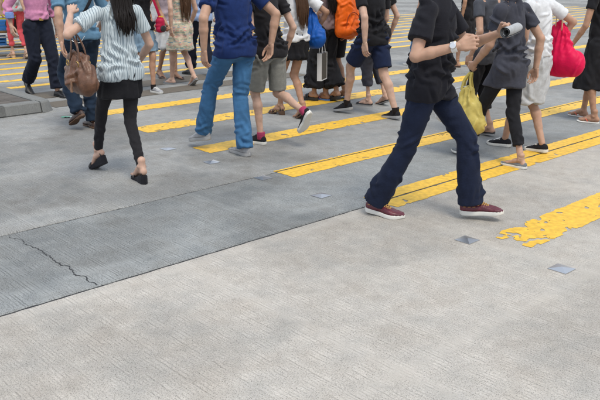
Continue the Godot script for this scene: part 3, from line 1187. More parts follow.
func contour(u0: float, u1: float, v0: float, v1: float, cell: float, field: Callable) -> Array:
	# the area where field(u, v) > 0, cut out along its contour
	var nu := int(ceil((u1 - u0) / cell))
	var nv := int(ceil((v1 - v0) / cell))
	var du := (u1 - u0) / nu
	var dv := (v1 - v0) / nv
	var f := PackedFloat32Array()
	f.resize((nu + 1) * (nv + 1))
	for j in nv + 1:
		for i in nu + 1:
			f[j * (nu + 1) + i] = field.call(u0 + i * du, v0 + j * dv)
	var out := []
	for j in nv:
		var run := -1
		for i in nu + 1:
			var full := false
			if i < nu:
				var a := f[j * (nu + 1) + i]
				var b := f[j * (nu + 1) + i + 1]
				var c := f[(j + 1) * (nu + 1) + i + 1]
				var d := f[(j + 1) * (nu + 1) + i]
				full = a > 0 and b > 0 and c > 0 and d > 0
				if not full and (a > 0 or b > 0 or c > 0 or d > 0):
					var ps := [Vector2(u0 + i * du, v0 + j * dv), Vector2(u0 + (i + 1) * du, v0 + j * dv), Vector2(u0 + (i + 1) * du, v0 + (j + 1) * dv), Vector2(u0 + i * du, v0 + (j + 1) * dv)]
					var fs := [a, b, c, d]
					var poly := []
					for k in 4:
						var k2 := (k + 1) % 4
						if fs[k] > 0: poly.append(ps[k])
						if (fs[k] > 0) != (fs[k2] > 0):
							poly.append(ps[k].lerp(ps[k2], fs[k] / (fs[k] - fs[k2])))
					if poly.size() >= 3: out.append(poly)
			if full and run < 0: run = i
			if not full and run >= 0:
				out.append([Vector2(u0 + run * du, v0 + j * dv), Vector2(u0 + i * du, v0 + j * dv), Vector2(u0 + i * du, v0 + (j + 1) * dv), Vector2(u0 + run * du, v0 + (j + 1) * dv)])
				run = -1
	return out

func stripe(v0: float, v1: float, u0: float, near: float, far: float, wear: float, seed_: int, m: Material, label: String) -> void:
	var n := FastNoiseLite.new()
	n.seed = seed_
	n.frequency = 1.0
	n.fractal_octaves = 4
	var joints_at := [3.53, 4.67, 8.5]
	var field := func(u: float, v: float) -> float:
		var e := minf(minf(v - v0, v1 - v), u - u0)
		var wob := 0.011 * n.get_noise_2d(u * 7.0, v * 7.0 + 40.0) + 0.006 * n.get_noise_2d(u * 30.0, v * 30.0)
		var worn := n.get_noise_2d(u * 4.5 + 9.0, v * 6.0) + 0.5 * n.get_noise_2d(u * 19.0, v * 19.0)
		var ends := 0.5 * (1.0 - smoothstep(0.1, 0.7, u - u0)) if v0 < 3.0 else 0.0
		var rims := 0.25 * (1.0 - smoothstep(0.0, 0.05, minf(v - v0, v1 - v)))
		var hole := (0.6 - wear - ends - rims - worn) * 0.09
		for jv in joints_at:
			hole = minf(hole, absf(v - jv - 0.003 * n.get_noise_2d(u * 12.0, 3.0)) - 0.009 - 0.008 * maxf(0.0, n.get_noise_2d(u * 6.0, 8.0)))
		return minf(e - 0.012 + wob, hole)
	var polys := contour(u0 - 0.02, near, v0, v1, 0.014, field)
	if far > near:
		polys.append_array(contour(near, far, v0, v1, 0.05, field))
	var o := put(self, numbered("crossing_stripe"), sheet_mesh(polys, 0.0025), m)
	tag(o, label, "road marking", "yellow stripes of the crossing")

func build_ground() -> void:
	var grain := grain_images(1.0, 0)
	var smooth_grain := grain_images(0.8, 50)
	var st1 := stain_image(40, 0.16)
	var st2 := stain_image(60, 0.26)
	var fg := concrete("concrete_pale", lin(0.6, 0.56, 0.51), smooth_grain, st1, Vector3(0.13, 0.4, 0))
	var mid := concrete("concrete_blue", lin(0.395, 0.408, 0.408), grain, st2, Vector3(0.6, 0.21, 0), 1.2)
	var back := concrete("concrete_grey", lin(0.425, 0.425, 0.415), grain, st2, Vector3(0.32, 0.77, 0))
	var road := base("road")
	tag(road, "concrete carriageway in long bays with tarred joints", "road", "", "structure")
	put(road, "concrete_bay", slab(-60.0, 3.53, false, true), fg)
	put(road, "concrete_bay", slab(3.53, 4.67, true, true), mid)
	put(road, "concrete_bay", slab(4.67, 8.5, true, true), back)
	put(road, "concrete_bay", slab(8.5, 90.0, true, false), back)
	var tar := plain("tar", lin(0.018, 0.018, 0.02), 0.75)
	for jv in [3.53, 4.67, 8.5]:
		var polys := []
		for i in 60:
			polys.append([Vector2(-60 + i * 2.5, jv - 0.03), Vector2(-57.5 + i * 2.5, jv - 0.03), Vector2(-57.5 + i * 2.5, jv + 0.03), Vector2(-60 + i * 2.5, jv + 0.03)])
		put(road, "joint_filler", sheet_mesh(polys, -0.007), tar)
	# a crack across the blue-grey bay: a ragged dark thread of tar
	var cn := FastNoiseLite.new()
	cn.seed = 9
	cn.frequency = 1.0
	cn.fractal_octaves = 4
	var crack := []
	var prev := []
	for i in 90:
		var v := 3.55 + i * 0.0122
		var c := 1.765 + 0.05 * cn.get_noise_1d(v * 5.0) + 0.012 * cn.get_noise_1d(v * 40.0) - 0.06 * maxf(0.0, v - 4.3)
		var w := maxf(0.0012, 0.0034 + 0.0035 * cn.get_noise_1d(v * 22.0 + 50.0)) * (1.0 - 0.5 * smoothstep(4.2, 4.65, v))
		var row := [Vector2(c - w, v), Vector2(c + w, v)]
		if prev: crack.append([prev[0], prev[1], row[1], row[0]])
		prev = row
	put(road, "crack", sheet_mesh(crack, 0.0015), tar)
	var ground := put(self, "ground", sheet_mesh([[Vector2(-400, -400), Vector2(400, -400), Vector2(400, 400), Vector2(-400, 400)]], -0.06), plain("ground", lin(0.2, 0.2, 0.2), 0.9))
	tag(ground, "grey ground under and beyond the road", "ground", "", "structure")
	# yellow paint
	var yellow := plain("road_paint", lin(0.84, 0.5, 0.04), 0.62)
	yellow.albedo_texture = noise_tex(36, 0.03, 0.8, 1.0, 512, 6)
	yellow.uv1_scale = Vector3(1.1, 1.1, 1)
	yellow.normal_enabled = true
	yellow.normal_texture = grain[1]
	yellow.normal_scale = 0.2
	var stripes := [[2.255, 2.58, 3.98, 6.2, 0.06, "short-looking yellow crossing stripe worn through to bare concrete at its end"], [3.345, 3.70, 4.0, 9.0, -0.04, "yellow crossing stripe split by a tarred joint, touching the burgundy shoe"], [4.44, 4.725, 4.0, 10.0, 0.0, "yellow crossing stripe whose edge follows the second tarred joint"], [5.565, 5.88, 4.0, 10.0, 0.07, "yellow crossing stripe under the grey sneaker of the jeans wearer"], [6.71, 7.06, 4.05, 10.0, 0.15, "patchy yellow crossing stripe behind the jeans wearer"], [7.85, 8.155, 4.1, 10.0, 0.08, "yellow crossing stripe just before the brown paving bands"]]
	for i in stripes.size():
		var s: Array = stripes[i]
		stripe(s[0], s[1], s[2], s[3], 26.0, s[4], 100 + i, yellow, s[5])
	for i in 11:
		var v := 10.47 + i * 0.68
		stripe(v, v + 0.2, 3.9, 8.0, 30.0, 0.05, 200 + i, yellow, "narrow yellow crossing stripe, %s one past the traffic island" % ["first", "second", "third", "fourth", "fifth", "sixth", "seventh", "eighth", "ninth", "tenth", "eleventh"][i])
	# brown bands through the island's gap
	var brown := plain("brown_aggregate", lin(0.3, 0.255, 0.2), 0.9)
	brown.albedo_texture = noise_tex(33, 0.22, 0.35, 1.0, 512, 2)
	brown.normal_enabled = true
	brown.normal_texture = grain[1]
	for b in [[8.72, 9.12], [9.42, 9.92]]:
		var o := put(self, numbered("paving_band"), sheet_mesh(contour(4.02, 8.2, b[0], b[1], 0.1, func(_u, _v): return 1.0), 0.004), brown)
		tag(o, "brown pebbly paving band %s the island gap" % ("on the near side of" if b[0] < 9.0 else "on the far side of"), "paving", "", "structure")
	# the traffic island
	var isl := base("traffic_island", W(2.68, 9.2))
	tag(isl, "raised traffic island with grey kerbstones and brown brick pavers", "traffic island")
	isl.transform = Transform3D(Basis(UD, Vector3.UP, -VD), W(2.68, 9.2))
	var kerb := concrete("kerb", lin(0.27, 0.275, 0.27), grain, st2, Vector3.ZERO)
	kerb.uv1_triplanar = true
	kerb.uv1_scale = Vector3.ONE * 0.8
	kerb.detail_enabled = false
	var rng := RandomNumberGenerator.new()
	rng.seed = 8
	# front row along u, and end row along v; local x = u - 2.6, local z = -(v - 9.2)
	var kerb_stone := func(at: Vector3, size: Vector3, front: float) -> Array:
		# battered face: the foot of the stone stands 'front' proud of its top
		var b := box(at, size, 0.012)
		var vv: PackedVector3Array = b[0]
		for i in vv.size():
			var f := 1.0 - clampf((vv[i].y - at.y) / size.y, 0.0, 1.0)
			if front > 0.0 and vv[i].z > at.z: vv[i].z += f * front
			if front < 0.0 and vv[i].x > at.x: vv[i].x -= f * front
		b[0] = vv
		return b
	for i in 4:
		put(isl, "kerbstone", solid(kerb_stone.call(Vector3(1.19 - 0.05 - i * 0.93, 0, 0.575), Vector3(0.92 if i > 0 else 0.92 - 0.1 + 0.1, 0.125, 0.15), 0.035) if i > 0 else kerb_stone.call(Vector3(0.80, 0, 0.575), Vector3(0.56, 0.125, 0.15), 0.035), false), kerb)
	var corner := Net.new()
	corner.add(Vector3(1.16, 0.02, 0.57), Vector3(1.16, 0.045, 0.57), 0.1, 0.07, 0.02)
	# quarter-round corner stone
	var rings := []
	for l in [[0.0, 0.19], [0.11, 0.155], [0.125, 0.143]]:
		var ring := [Vector3(1.085, l[0], 0.5)]
		for k in 9:
			var a := PI / 2 * k / 8.0
			ring.append(Vector3(1.085 + sin(a) * l[1], l[0], 0.5 + cos(a) * l[1]))
		rings.append(ring)
	put(isl, "kerbstone", solid(loft(rings), false), kerb)
	for i in 2:
		put(isl, "kerbstone", solid(kerb_stone.call(Vector3(1.16, 0, 0.49 - 0.42 - i * 0.85), Vector3(0.15, 0.125, 0.84), -0.03), false), kerb)
	var pavers := []
	for i in 4:
		var t := 0.8 + 0.1 * i
		var pm := plain("paver_%d" % i, lin(0.22 * t, 0.19 * t, 0.165 * t), 0.92)
		pm.uv1_triplanar = true
		pm.uv1_scale = Vector3(4, 4, 4)
		pm.albedo_texture = noise_tex(33, 0.22, 0.35, 1.0, 512, 2)
		pavers.append(pm)
	var paver := solid(box(Vector3.ZERO, Vector3(0.196, 0.06, 0.096), 0.005), false)
	for r in 12:
		for c in 7:
			var px := 1.0 - 0.016 - (c + (0.5 if r % 2 else 0.0)) * 0.2 + (0.0 if r % 2 == 0 else 0.1) - 0.02
			var pz := 0.44 - r * 0.1
			if px > 0.99: continue
			var o := put(isl, "paver", paver, pavers[rng.randi() % 4])
			o.position = Vector3(px, 0.055 + rng.randf_range(-0.002, 0.002), pz)
			o.rotation = Vector3(rng.randf_range(-0.01, 0.01), 0, rng.randf_range(-0.01, 0.01))
	put(isl, "bedding", solid(box(Vector3(0.14, 0.0, -0.2), Vector3(1.87, 0.07, 1.38), 0.002), false), plain("bedding", lin(0.07, 0.065, 0.06), 0.95))
	# steel studs along the edge of the crossing
	var steel := plain("stud_steel", lin(0.42, 0.43, 0.45), 0.38, 0.85)
	steel.roughness_texture = noise_tex(35, 0.05, 0.5, 1.0)
	var stud_mesh := stud_shape()
	for p in [[1.975, "steel road stud nearest the worn end of the short-looking stripe"], [2.62, "steel road stud beside the blurred burgundy shoe"], [3.93, "steel road stud on the blue-grey bay between the two joints"], [4.6, "steel road stud just past the second tarred joint"], [5.3, "steel road stud by the grey sneaker of the jeans wearer"], [5.98, "steel road stud next to the woman in wedge sandals"]]:
		var o := put(self, numbered("road_stud"), stud_mesh, steel)
		o.transform = Transform3D(Basis(UD, Vector3.UP, -VD).rotated(Vector3.UP, rng.randf_range(-0.06, 0.06)), W(3.82, p[0], 0.0005))
		tag(o, p[1], "road stud", "steel studs along the crossing edge")
	# scraps
	var scrap := put(self, "crumpled_wrapper", scrap_shape(0.05, 3), plain("wrapper_green", lin(0.1, 0.3, 0.2), 0.4))
	scrap.position = W(3.83, 8.06, 0.002)
	tag(scrap, "tiny crumpled green and white wrapper on the road by the island kerb", "litter")
	put(scrap, "wrapper_end", scrap_shape(0.035, 6), plain("wrapper_white", lin(0.6, 0.62, 0.62), 0.5)).position = Vector3(0.055, 0, 0.01)

func scrap_shape(r: float, seed_: int) -> ArrayMesh:
	var n := FastNoiseLite.new()
	n.seed = seed_
	n.frequency = 1.0
	var st := SurfaceTool.new()
	st.begin(Mesh.PRIMITIVE_TRIANGLES)
	for j in 7:
		for i in 7:
			var p := Vector3((i - 3) / 3.0 * r, 0, (j - 3) / 3.0 * r * 0.6)
			p.y = 0.004 + 0.012 * absf(n.get_noise_2d(i * 0.9, j * 0.9)) * 2.0
			st.add_vertex(p)
	for j in 6:
		for i in 6:
			var a := j * 7 + i
			for t in [a, a + 1, a + 7, a + 1, a + 8, a + 7]: st.add_index(t)
	st.generate_normals()
	return st.commit()

func stud_shape() -> ArrayMesh:
	var h := 0.056
	var rings := []
	for l in [[0.0, 1.0], [0.004, 1.0], [0.014, 0.1]]:
		rings.append([Vector3(h * l[1], l[0], h * l[1]), Vector3(h * l[1], l[0], -h * l[1]), Vector3(-h * l[1], l[0], -h * l[1]), Vector3(-h * l[1], l[0], h * l[1])])
	return solid(loft(rings), false)

# ------------------------------------------------------------------ bags and other things
func sack(called: String, label: String, cat: String, at: Vector3, turn: float, m: Material, net: Net, cell: float, fold: Dictionary) -> Node3D:
	var o := base(called, at, turn)
	tag(o, label, cat)
	soft(o, "bag_body", m, net, cell, fold)
	return o

func strap(parent: Node, called: String, points: Array, r: float, flat: float, m: Material, up := Vector3.BACK) -> MeshInstance3D:
	return put(parent, called, solid(tube(curve(points, 6), r, 8, flat, up)), m)

func to_world(p: Node3D, local: Vector3) -> Vector3:
	return p.transform * local

func stripes_image() -> Image:
	var im := Image.create(128, 128, false, Image.FORMAT_RGB8)
	var a := lin(0.46, 0.52, 0.54)
	var b := lin(0.2, 0.25, 0.28)
	for x in 128:
		var c := b if x % 32 < 9 else a
		im.fill_rect(Rect2i(x, 0, 1, 128), c)
	return im

func dress_image() -> Image:
	var im := Image.create(256, 256, false, Image.FORMAT_RGB8)
	var rng := RandomNumberGenerator.new()
	rng.seed = 12
	im.fill(lin(0.5, 0.44, 0.33))
	var cols := [lin(0.62, 0.56, 0.44), lin(0.55, 0.24, 0.22), lin(0.2, 0.28, 0.24), lin(0.3, 0.27, 0.2), lin(0.65, 0.4, 0.36), lin(0.2, 0.3, 0.34)]
	for i in 900:
		var y := rng.randi() % 256
		var band := (y / 14) % 3
		var c: Color = cols[(rng.randi() % 2) + band * 2]
		im.fill_rect(Rect2i(rng.randi() % 256, y, rng.randi_range(6, 22), rng.randi_range(2, 5)), c)
	return im

func build_people() -> void:
	var tan := skin("skin_tan", lin(0.42, 0.235, 0.15))
	var fair := skin("skin_fair", lin(0.56, 0.36, 0.27))
	var mid := skin("skin_mid", lin(0.49, 0.295, 0.205))
	var black_hair := cloth("hair_black", lin(0.012, 0.009, 0.008), "nylon")
	var brown_hair := cloth("hair_brown", lin(0.07, 0.035, 0.018), "nylon")
	var black := cloth("cotton_black", lin(0.014, 0.014, 0.017))
	var soft_black := cloth("cotton_soft_black", lin(0.02, 0.019, 0.022))
	var navy := cloth("cotton_navy", lin(0.012, 0.02, 0.055))
	var navy_tee := cloth("tee_navy", lin(0.012, 0.03, 0.12))
	var suit := cloth("trousers_navy", lin(0.011, 0.014, 0.026))
	var jeans := cloth("jeans_blue", lin(0.055, 0.16, 0.32), "denim")
	var dark_jeans := cloth("jeans_dark", lin(0.016, 0.03, 0.055), "denim")
	var denim_light := cloth("denim_light", lin(0.2, 0.3, 0.4), "denim")
	var pink := cloth("shirt_pink", lin(0.62, 0.26, 0.42))
	var cuff_blue := cloth("cuff_blue", lin(0.2, 0.3, 0.62))
	var sky_shirt := cloth("shirt_sky", lin(0.12, 0.24, 0.36))
	var white := cloth("cotton_white", lin(0.72, 0.73, 0.75))
	var off_white := cloth("cotton_off_white", lin(0.52, 0.53, 0.54))
	var grey_shorts := cloth("shorts_grey", lin(0.22, 0.22, 0.2))
	var charcoal := cloth("cotton_charcoal", lin(0.05, 0.052, 0.068))
	var red_pink := cloth("trousers_coral", lin(0.7, 0.1, 0.12))
	var striped := image_cloth("shirt_striped", stripes_image(), 0.078, 8.0)
	var floral := image_cloth("dress_floral", dress_image(), 0.6, 8.0)
	var rubber_white := plain("rubber_white", lin(0.62, 0.61, 0.57), 0.6)
	var rubber_grey := plain("rubber_grey", lin(0.3, 0.3, 0.3), 0.7)
	var rubber_black := plain("rubber_black", lin(0.015, 0.015, 0.015), 0.6)
	var sole_brown := plain("sole_brown", lin(0.09, 0.045, 0.022), 0.6)
	var leather_black := cloth("leather_black", lin(0.012, 0.012, 0.014), "leather")
	var leather_brown := cloth("leather_brown", lin(0.05, 0.022, 0.014), "leather")
	var canvas_black := cloth("canvas_black", lin(0.018, 0.018, 0.022))
	var canvas_grey := cloth("canvas_grey", lin(0.2, 0.21, 0.22))
	var canvas_pale := cloth("canvas_pale", lin(0.36, 0.36, 0.37))
	var burgundy := cloth("leather_burgundy", lin(0.13, 0.012, 0.028), "leather")
	var lace_tan := plain("lace_tan", lin(0.45, 0.26, 0.08), 0.8)
	var lace_white := plain("lace_white", lin(0.65, 0.65, 0.63), 0.8)
	var sock_pink := cloth("sock_pink", lin(0.4, 0.05, 0.12))
	var sock_black := cloth("sock_black", lin(0.02, 0.015, 0.014))
	var coral := plain("rubber_coral", lin(0.75, 0.12, 0.06), 0.5)
	var S := {
		leather = {kind = "leather", key = "s_leather", upper = leather_black, sole = rubber_black},
		boot = {kind = "leather", key = "s_boot", upper = leather_brown, sole = sole_brown},
		wedge = {kind = "wedge", key = "s_wedge", upper = leather_black, sole = canvas_black, heel = 0.05},
		pale = {kind = "sneaker", key = "s_pale", upper = canvas_pale, sole = rubber_white, lace = lace_white, sock = sock_black},
		grey = {kind = "sneaker", key = "s_grey", upper = canvas_pale, sole = rubber_grey, lace = lace_white},
		chuck = {kind = "sneaker", key = "s_chuck", upper = canvas_black, sole = rubber_white, lace = canvas_black, cap = rubber_white, sock = sock_pink},
		runner = {kind = "sneaker", key = "s_runner", upper = canvas_black, sole = rubber_grey, lace = canvas_black, sock = sock_black},
		laced = {kind = "sneaker", key = "s_laced", upper = canvas_black, sole = rubber_white, lace = lace_white, cap = rubber_white},
		slip = {kind = "slip", key = "s_slip", upper = canvas_grey, sole = rubber_white},
		boat = {kind = "boat", key = "s_boat", upper = burgundy, sole = rubber_white, lace = lace_tan},
		strap = {kind = "strap", key = "s_strap", upper = leather_black, sole = sole_brown, heel = 0.035},
		flat = {kind = "flat", key = "s_flat", upper = leather_black, sole = rubber_grey},
		pale_flat = {kind = "flat", key = "s_paleflat", upper = canvas_grey, sole = rubber_grey},
		brown_flat = {kind = "flat", key = "s_brownflat", upper = leather_brown, sole = sole_brown},
		beige_heel = {kind = "strap", key = "s_beige", upper = plain("beige_leather", lin(0.5, 0.36, 0.24), 0.4), sole = plain("beige_leather", lin(0.5, 0.36, 0.24)), heel = 0.035},
		platform = {kind = "platform", key = "s_platform", upper = leather_black, sole = rubber_black, heel = 0.035},
		thong = {kind = "thong", key = "s_thong", upper = coral, sole = rubber_white},
		blue_thong = {kind = "thong", key = "s_bluethong", upper = plain("rubber_pink", lin(0.6, 0.15, 0.3), 0.5), sole = plain("rubber_blue", lin(0.1, 0.25, 0.6), 0.5)},
		red_sneaker = {kind = "sneaker", key = "s_red", upper = cloth("canvas_red", lin(0.5, 0.02, 0.03)), sole = rubber_white, lace = lace_white},
	}
	var legs_slim := [0.088, 0.062, 0.05]
	# ---- the pink-shirted man
	var p := person({x = -3.38, z = -10.12, dir = -1, h = 1.74, cell = 0.013, skin = mid, hair = black_hair, shoes = S.leather,
		L = {lat = -0.06, fwd = 0.27}, R = {lat = 0.1, fwd = -0.3, lift = 0.03, pitch = 38.0}, lean = 0.03, armR = {swing = -0.1, to = Vector3(0.16, -0.47, -0.02)}, armL = {swing = -0.05},
		clothes = [{kind = "trousers", name = "trousers", mat = suit, to = 1.97, r = [0.105, 0.078, 0.082]}, {kind = "shirt", name = "shirt", mat = pink, hem = -0.08, sleeve = 1.55, hem_r = 0.122, fold = {amp = 0.009}}],
		label = "person in a pink shirt with blue turned-back cuffs and dark navy trousers"})
	var j: Array = joints[p]
	var belt := []
	for i in 25:
		var a := TAU * i / 24.0
		belt.append(j[4] + Vector3(sin(a) * 0.142, 0.085, cos(a) * 0.122))
	var bo := put(p, "belt", solid(tube(belt, 0.004, 6, 4.5)), leather_black)
	put(bo, "buckle", solid(box(j[4] + Vector3(0, 0.067, -0.128), Vector3(0.05, 0.036, 0.008), 0.002), false), plain("brass", lin(0.55, 0.38, 0.12), 0.3, 0.9))
	var el: Vector3 = j[1] + Vector3(0.0, 0.12, 0.01)
	put(p, "cuff", solid(tube([el + Vector3(0, 0.05, 0.005), el + Vector3(0, 0.045, 0.005), el + Vector3(0, -0.02, 0), el + Vector3(0, -0.025, 0)], [0.045, 0.05, 0.052, 0.045], 16, 1.0, Vector3.RIGHT)), cuff_blue)
	# ---- the blue-shirted man
	p = person({x = -2.21, z = -7.91, dir = 1, h = 1.76, cell = 0.012, skin = mid, hair = black_hair, shoes = S.boot,
		L = {lat = -0.1, fwd = -0.06, lift = 0.07, pitch = 30.0}, R = {lat = 0.06, fwd = 0.02}, lean = 0.05, armL = {to = Vector3(-0.1, -0.5, 0.2), hint = Vector3(-0.6, 0.1, 1.0), thumb = Vector3(0.5, 0, -1)}, armR = {to = Vector3(0.1, -0.45, -0.2)},
		clothes = [{kind = "trousers", name = "jeans", mat = dark_jeans, to = 2.05, r = [0.097, 0.068, 0.068], fold = {amp = 0.008, along = 0.5, across = 1.0}}, {kind = "shirt", name = "shirt", mat = sky_shirt, hem = 0.0, sleeve = 0.75, pad = 0.008, fold = {amp = 0.011}}],
		label = "person in a slate blue short-sleeved shirt and dark jeans walking away"})
	j = joints[p]
	var cross := []
	for i in 13:
		var t := i / 12.0
		cross.append((j[3] as Vector3).lerp(j[4] + Vector3(-0.14, 0.06, 0.0), t) + Vector3(-0.04 * (1 - t), 0.055 * (1 - t), 0.155 * sin(PI * clampf(t * 0.9 + 0.14, 0, 1))))
	put(p, "shoulder_strap", solid(tube(cross, 0.004, 6, 4.5, Vector3.RIGHT)), canvas_black)
	var chain := curve([j[4] + Vector3(-0.13, 0.06, 0.06), j[4] + Vector3(-0.16, 0.0, 0.09), j[4] + Vector3(-0.1, -0.03, 0.145), j[4] + Vector3(-0.04, 0.03, 0.145)], 8)
	put(p, "wallet_chain", solid(tube(chain, 0.0035, 6)), plain("chrome", lin(0.5, 0.5, 0.5), 0.25, 1.0))
	# ---- the woman in the striped shirt
	p = person({x = -1.47, z = -6.08, dir = 1, h = 1.62, female = true, cell = 0.0088, skin = fair, hair = black_hair, hair_len = 0.2, shoes = S.wedge,
		L = {lat = -0.04, fwd = 0.2, lift = 0.0, pitch = 24.0}, R = {lat = 0.0, fwd = -0.34, turn = 10.0}, lean = 0.03, shift = -0.12,
		armL = {to = Vector3(-0.12, 0.0, -0.16), hint = Vector3(-1.2, -0.9, 0.3), hand = "relaxed", thumb = Vector3(1, 0.3, 0)}, armR = {to = Vector3(0.1, -0.42, -0.18)},
		clothes = [{kind = "leggings", name = "leggings", mat = soft_black, to = 1.95, r = [0.08, 0.056, 0.042], waist = 0.05, fold = {amp = 0.003}}, {kind = "skirt", name = "skirt", mat = black, skirt = 0.2, skirt_r = 0.15, pleats = 0}, {kind = "shirt", name = "shirt", mat = striped, hem = 0.05, over = 0.108, waist = 0.148, sleeve = 0.6, sleeve_r = 0.07, pad = 0.01, fold = {amp = 0.012, along = 1.0, across = 0.6}}],
		label = "person with long dark hair in a pale striped shirt, black skirt and leggings"})
	j = joints[p]
	var hand_l := to_world(p, j[0])
	brown_bag(to_world(p, j[2] + Vector3(-0.17, -0.58, 0.0)), p.rotation.y, to_world(p, j[2] + Vector3(-0.16, -0.2, -0.06)))
	# ---- the one with the red pouch
	p = person({x = -2.09, z = -10.42, dir = -1, h = 1.62, female = true, cell = 0.014, skin = tan, hair = black_hair, hair_len = 0.2, shoes = S.pale,
		L = {lat = 0.0, fwd = 0.19}, R = {lat = 0.1, fwd = -0.19, pitch = 15.0}, armL = {swing = 0.05, to = Vector3(-0.13, -0.42, -0.1), hand = "grip"},
		clothes = [{kind = "skirt", name = "denim_skirt", mat = denim_light, skirt = 0.3, skirt_r = 0.185, pleats = 3}, {kind = "shirt", name = "tank_top", mat = black, hem = 0.02, sleeve = 0.25}],
		label = "person in a black top and light denim skirt with pale sneakers"})
	j = joints[p]
	red_pouch(to_world(p, j[4] + Vector3(-0.15, -0.06, -0.2)), p.rotation.y, j)
	# ---- the one in the patterned dress
	p = person({x = -1.64, z = -10.91, dir = 1, h = 1.66, female = true, cell = 0.014, skin = fair, hair = brown_hair, hair_len = 0.42, shoes = S.pale_flat,
		L = {lat = -0.06, fwd = 0.22}, R = {lat = 0.06, fwd = -0.2, pitch = 30.0, lift = 0.01}, armL = {swing = -0.12}, armR = {swing = 0.12},
		clothes = [{kind = "dress", name = "dress", mat = floral, skirt = 0.36, skirt_r = 0.205, sleeve = 0.35, pad = 0.005, pleats = 5}],
		label = "person with long brown hair in a short beige dress with a broken woven pattern"})
	# ---- behind the dress: pale skirt
	p = person({x = -2.0, z = -11.66, dir = -1, h = 1.6, female = true, cell = 0.016, skin = tan, hair = black_hair, hair_len = 0.2, shoes = S.brown_flat,
		L = {lat = -0.05, fwd = 0.14}, R = {lat = 0.07, fwd = -0.14, pitch = 20.0},
		clothes = [{kind = "skirt", name = "skirt", mat = off_white, skirt = 0.4, skirt_r = 0.2}, {kind = "shirt", name = "blouse", mat = cloth("blouse_lilac", lin(0.42, 0.34, 0.38)), hem = 0.0, sleeve = 0.5}],
		label = "person in a lilac blouse and off-white skirt beside the patterned dress"})
	# ---- light blue shirt, dark trousers, tan bag
	p = person({x = -1.5, z = -11.9, dir = 1, h = 1.7, cell = 0.016, skin = mid, hair = black_hair, shoes = S.leather,
		L = {lat = -0.05, fwd = 0.24}, R = {lat = 0.07, fwd = -0.22, pitch = 20.0}, armR = {to = Vector3(0.12, -0.46, 0.05), hand = "grip"},
		clothes = [{kind = "trousers", name = "trousers", mat = suit, to = 1.95}, {kind = "shirt", name = "shirt", mat = cloth("shirt_pale_blue", lin(0.3, 0.4, 0.62)), hem = 0.04, sleeve = 0.8}],
		label = "person in a pale blue shirt and dark trousers carrying a tan bag"})
	j = joints[p]
	tan_bag(to_world(p, j[1] + Vector3(0.02, -0.4, 0.02)), p.rotation.y)
	# ---- navy tee and jeans
	p = person({x = -0.74, z = -7.0, dir = 1, h = 1.78, cell = 0.0088, skin = mid, hair = black_hair, shoes = S.grey,
		L = {lat = -0.1, fwd = 0.1, lift = 0.06, pitch = 10.0}, R = {lat = 0.0, fwd = -0.36, turn = 4.0}, lean = 0.08, shift = -0.26, armL = {to = Vector3(-0.16, -0.48, 0.08), hint = Vector3(-0.8, 0, 0.6)}, armR = {to = Vector3(0.12, -0.47, 0.14), hint = Vector3(0.8, 0, 0.7)},
		clothes = [{kind = "jeans", name = "jeans", mat = jeans, to = 2.06, r = [0.096, 0.066, 0.074], fold = {amp = 0.007, along = 0.4, across = 1.1}}, {kind = "shirt", name = "tee_shirt", mat = navy_tee, hem = 0.06, sleeve = 0.62, sleeve_r = 0.072, pad = 0.012, fold = {amp = 0.013}}],
		label = "person in a royal navy tee shirt, blue jeans and grey sneakers"})
	# ---- grey shorts
	p = person({x = -0.2, z = -7.15, dir = 1, h = 1.66, girth = 0.9, cell = 0.0088, skin = fair, hair = black_hair, shoes = S.chuck,
		L = {lat = -0.1, fwd = 0.15}, R = {lat = 0.07, fwd = -0.38, lift = 0.2, pitch = 55.0}, lean = 0.13, shift = 0.13, armL = {to = Vector3(-0.12, -0.46, 0.12)},
		clothes = [{kind = "shorts", name = "shorts", mat = grey_shorts, to = 0.93, r = [0.105, 0.095, 0.1], fold = {amp = 0.01}}, {kind = "shirt", name = "tee_shirt", mat = soft_black, hem = 0.05, over = 0.115, sleeve = 0.5, pad = 0.006, fold = {amp = 0.011}}],
		label = "person in khaki grey shorts and black canvas sneakers with magenta socks"})
	# ---- white top, black shorts, blue bag
	p = person({x = -0.07, z = -8.55, dir = 1, h = 1.63, female = true, cell = 0.012, skin = tan, hair = brown_hair, hair_len = 0.34, shoes = S.strap,
		L = {lat = 0.0, fwd = 0.23}, R = {lat = -0.02, fwd = -0.2, pitch = 12.0}, shift = -0.03, armR = {to = Vector3(0.16, -0.36, 0.02), hand = "grip", hint = Vector3(0.6, 0, 1)}, armL = {to = Vector3(-0.1, -0.4, -0.15)},
		clothes = [{kind = "skirt", name = "skirt", mat = black, skirt = 0.2, skirt_r = 0.185, pleats = 11}, {kind = "shirt", name = "blouse", mat = white, hem = 0.0, sleeve = 0.7, sleeve_r = 0.075, pad = 0.014, fold = {amp = 0.013}}],
		label = "person in a loose white top and short black skirt with strappy sandals"})
	j = joints[p]
	blue_bag(to_world(p, j[4] + Vector3(0.24, -0.1, 0.0)), p.rotation.y)
	paper_bag(to_world(p, j[1] + Vector3(0.1, -0.56, -0.02)), p.rotation.y + 0.5)
	# ---- wide black trousers
	p = person({x = 0.33, z = -9.6, dir = 1, h = 1.64, female = true, cell = 0.013, skin = tan, hair = black_hair, hair_len = 0.3, shoes = S.platform,
		L = {lat = -0.08, fwd = 0.14}, R = {lat = 0.08, fwd = -0.12, pitch = 12.0}, armR = {swing = -0.1}, armL = {swing = 0.1},
		clothes = [{kind = "trousers", name = "wide_trousers", mat = black, to = 1.86, r = [0.11, 0.11, 0.15], fold = {amp = 0.014, along = 1.2, across = 0.2}}, {kind = "shirt", name = "blouse", mat = cloth("blouse_mauve", lin(0.2, 0.14, 0.14)), hem = 0.0, sleeve = 0.5}],
		label = "person in wide black cropped trousers and black platform sandals"})
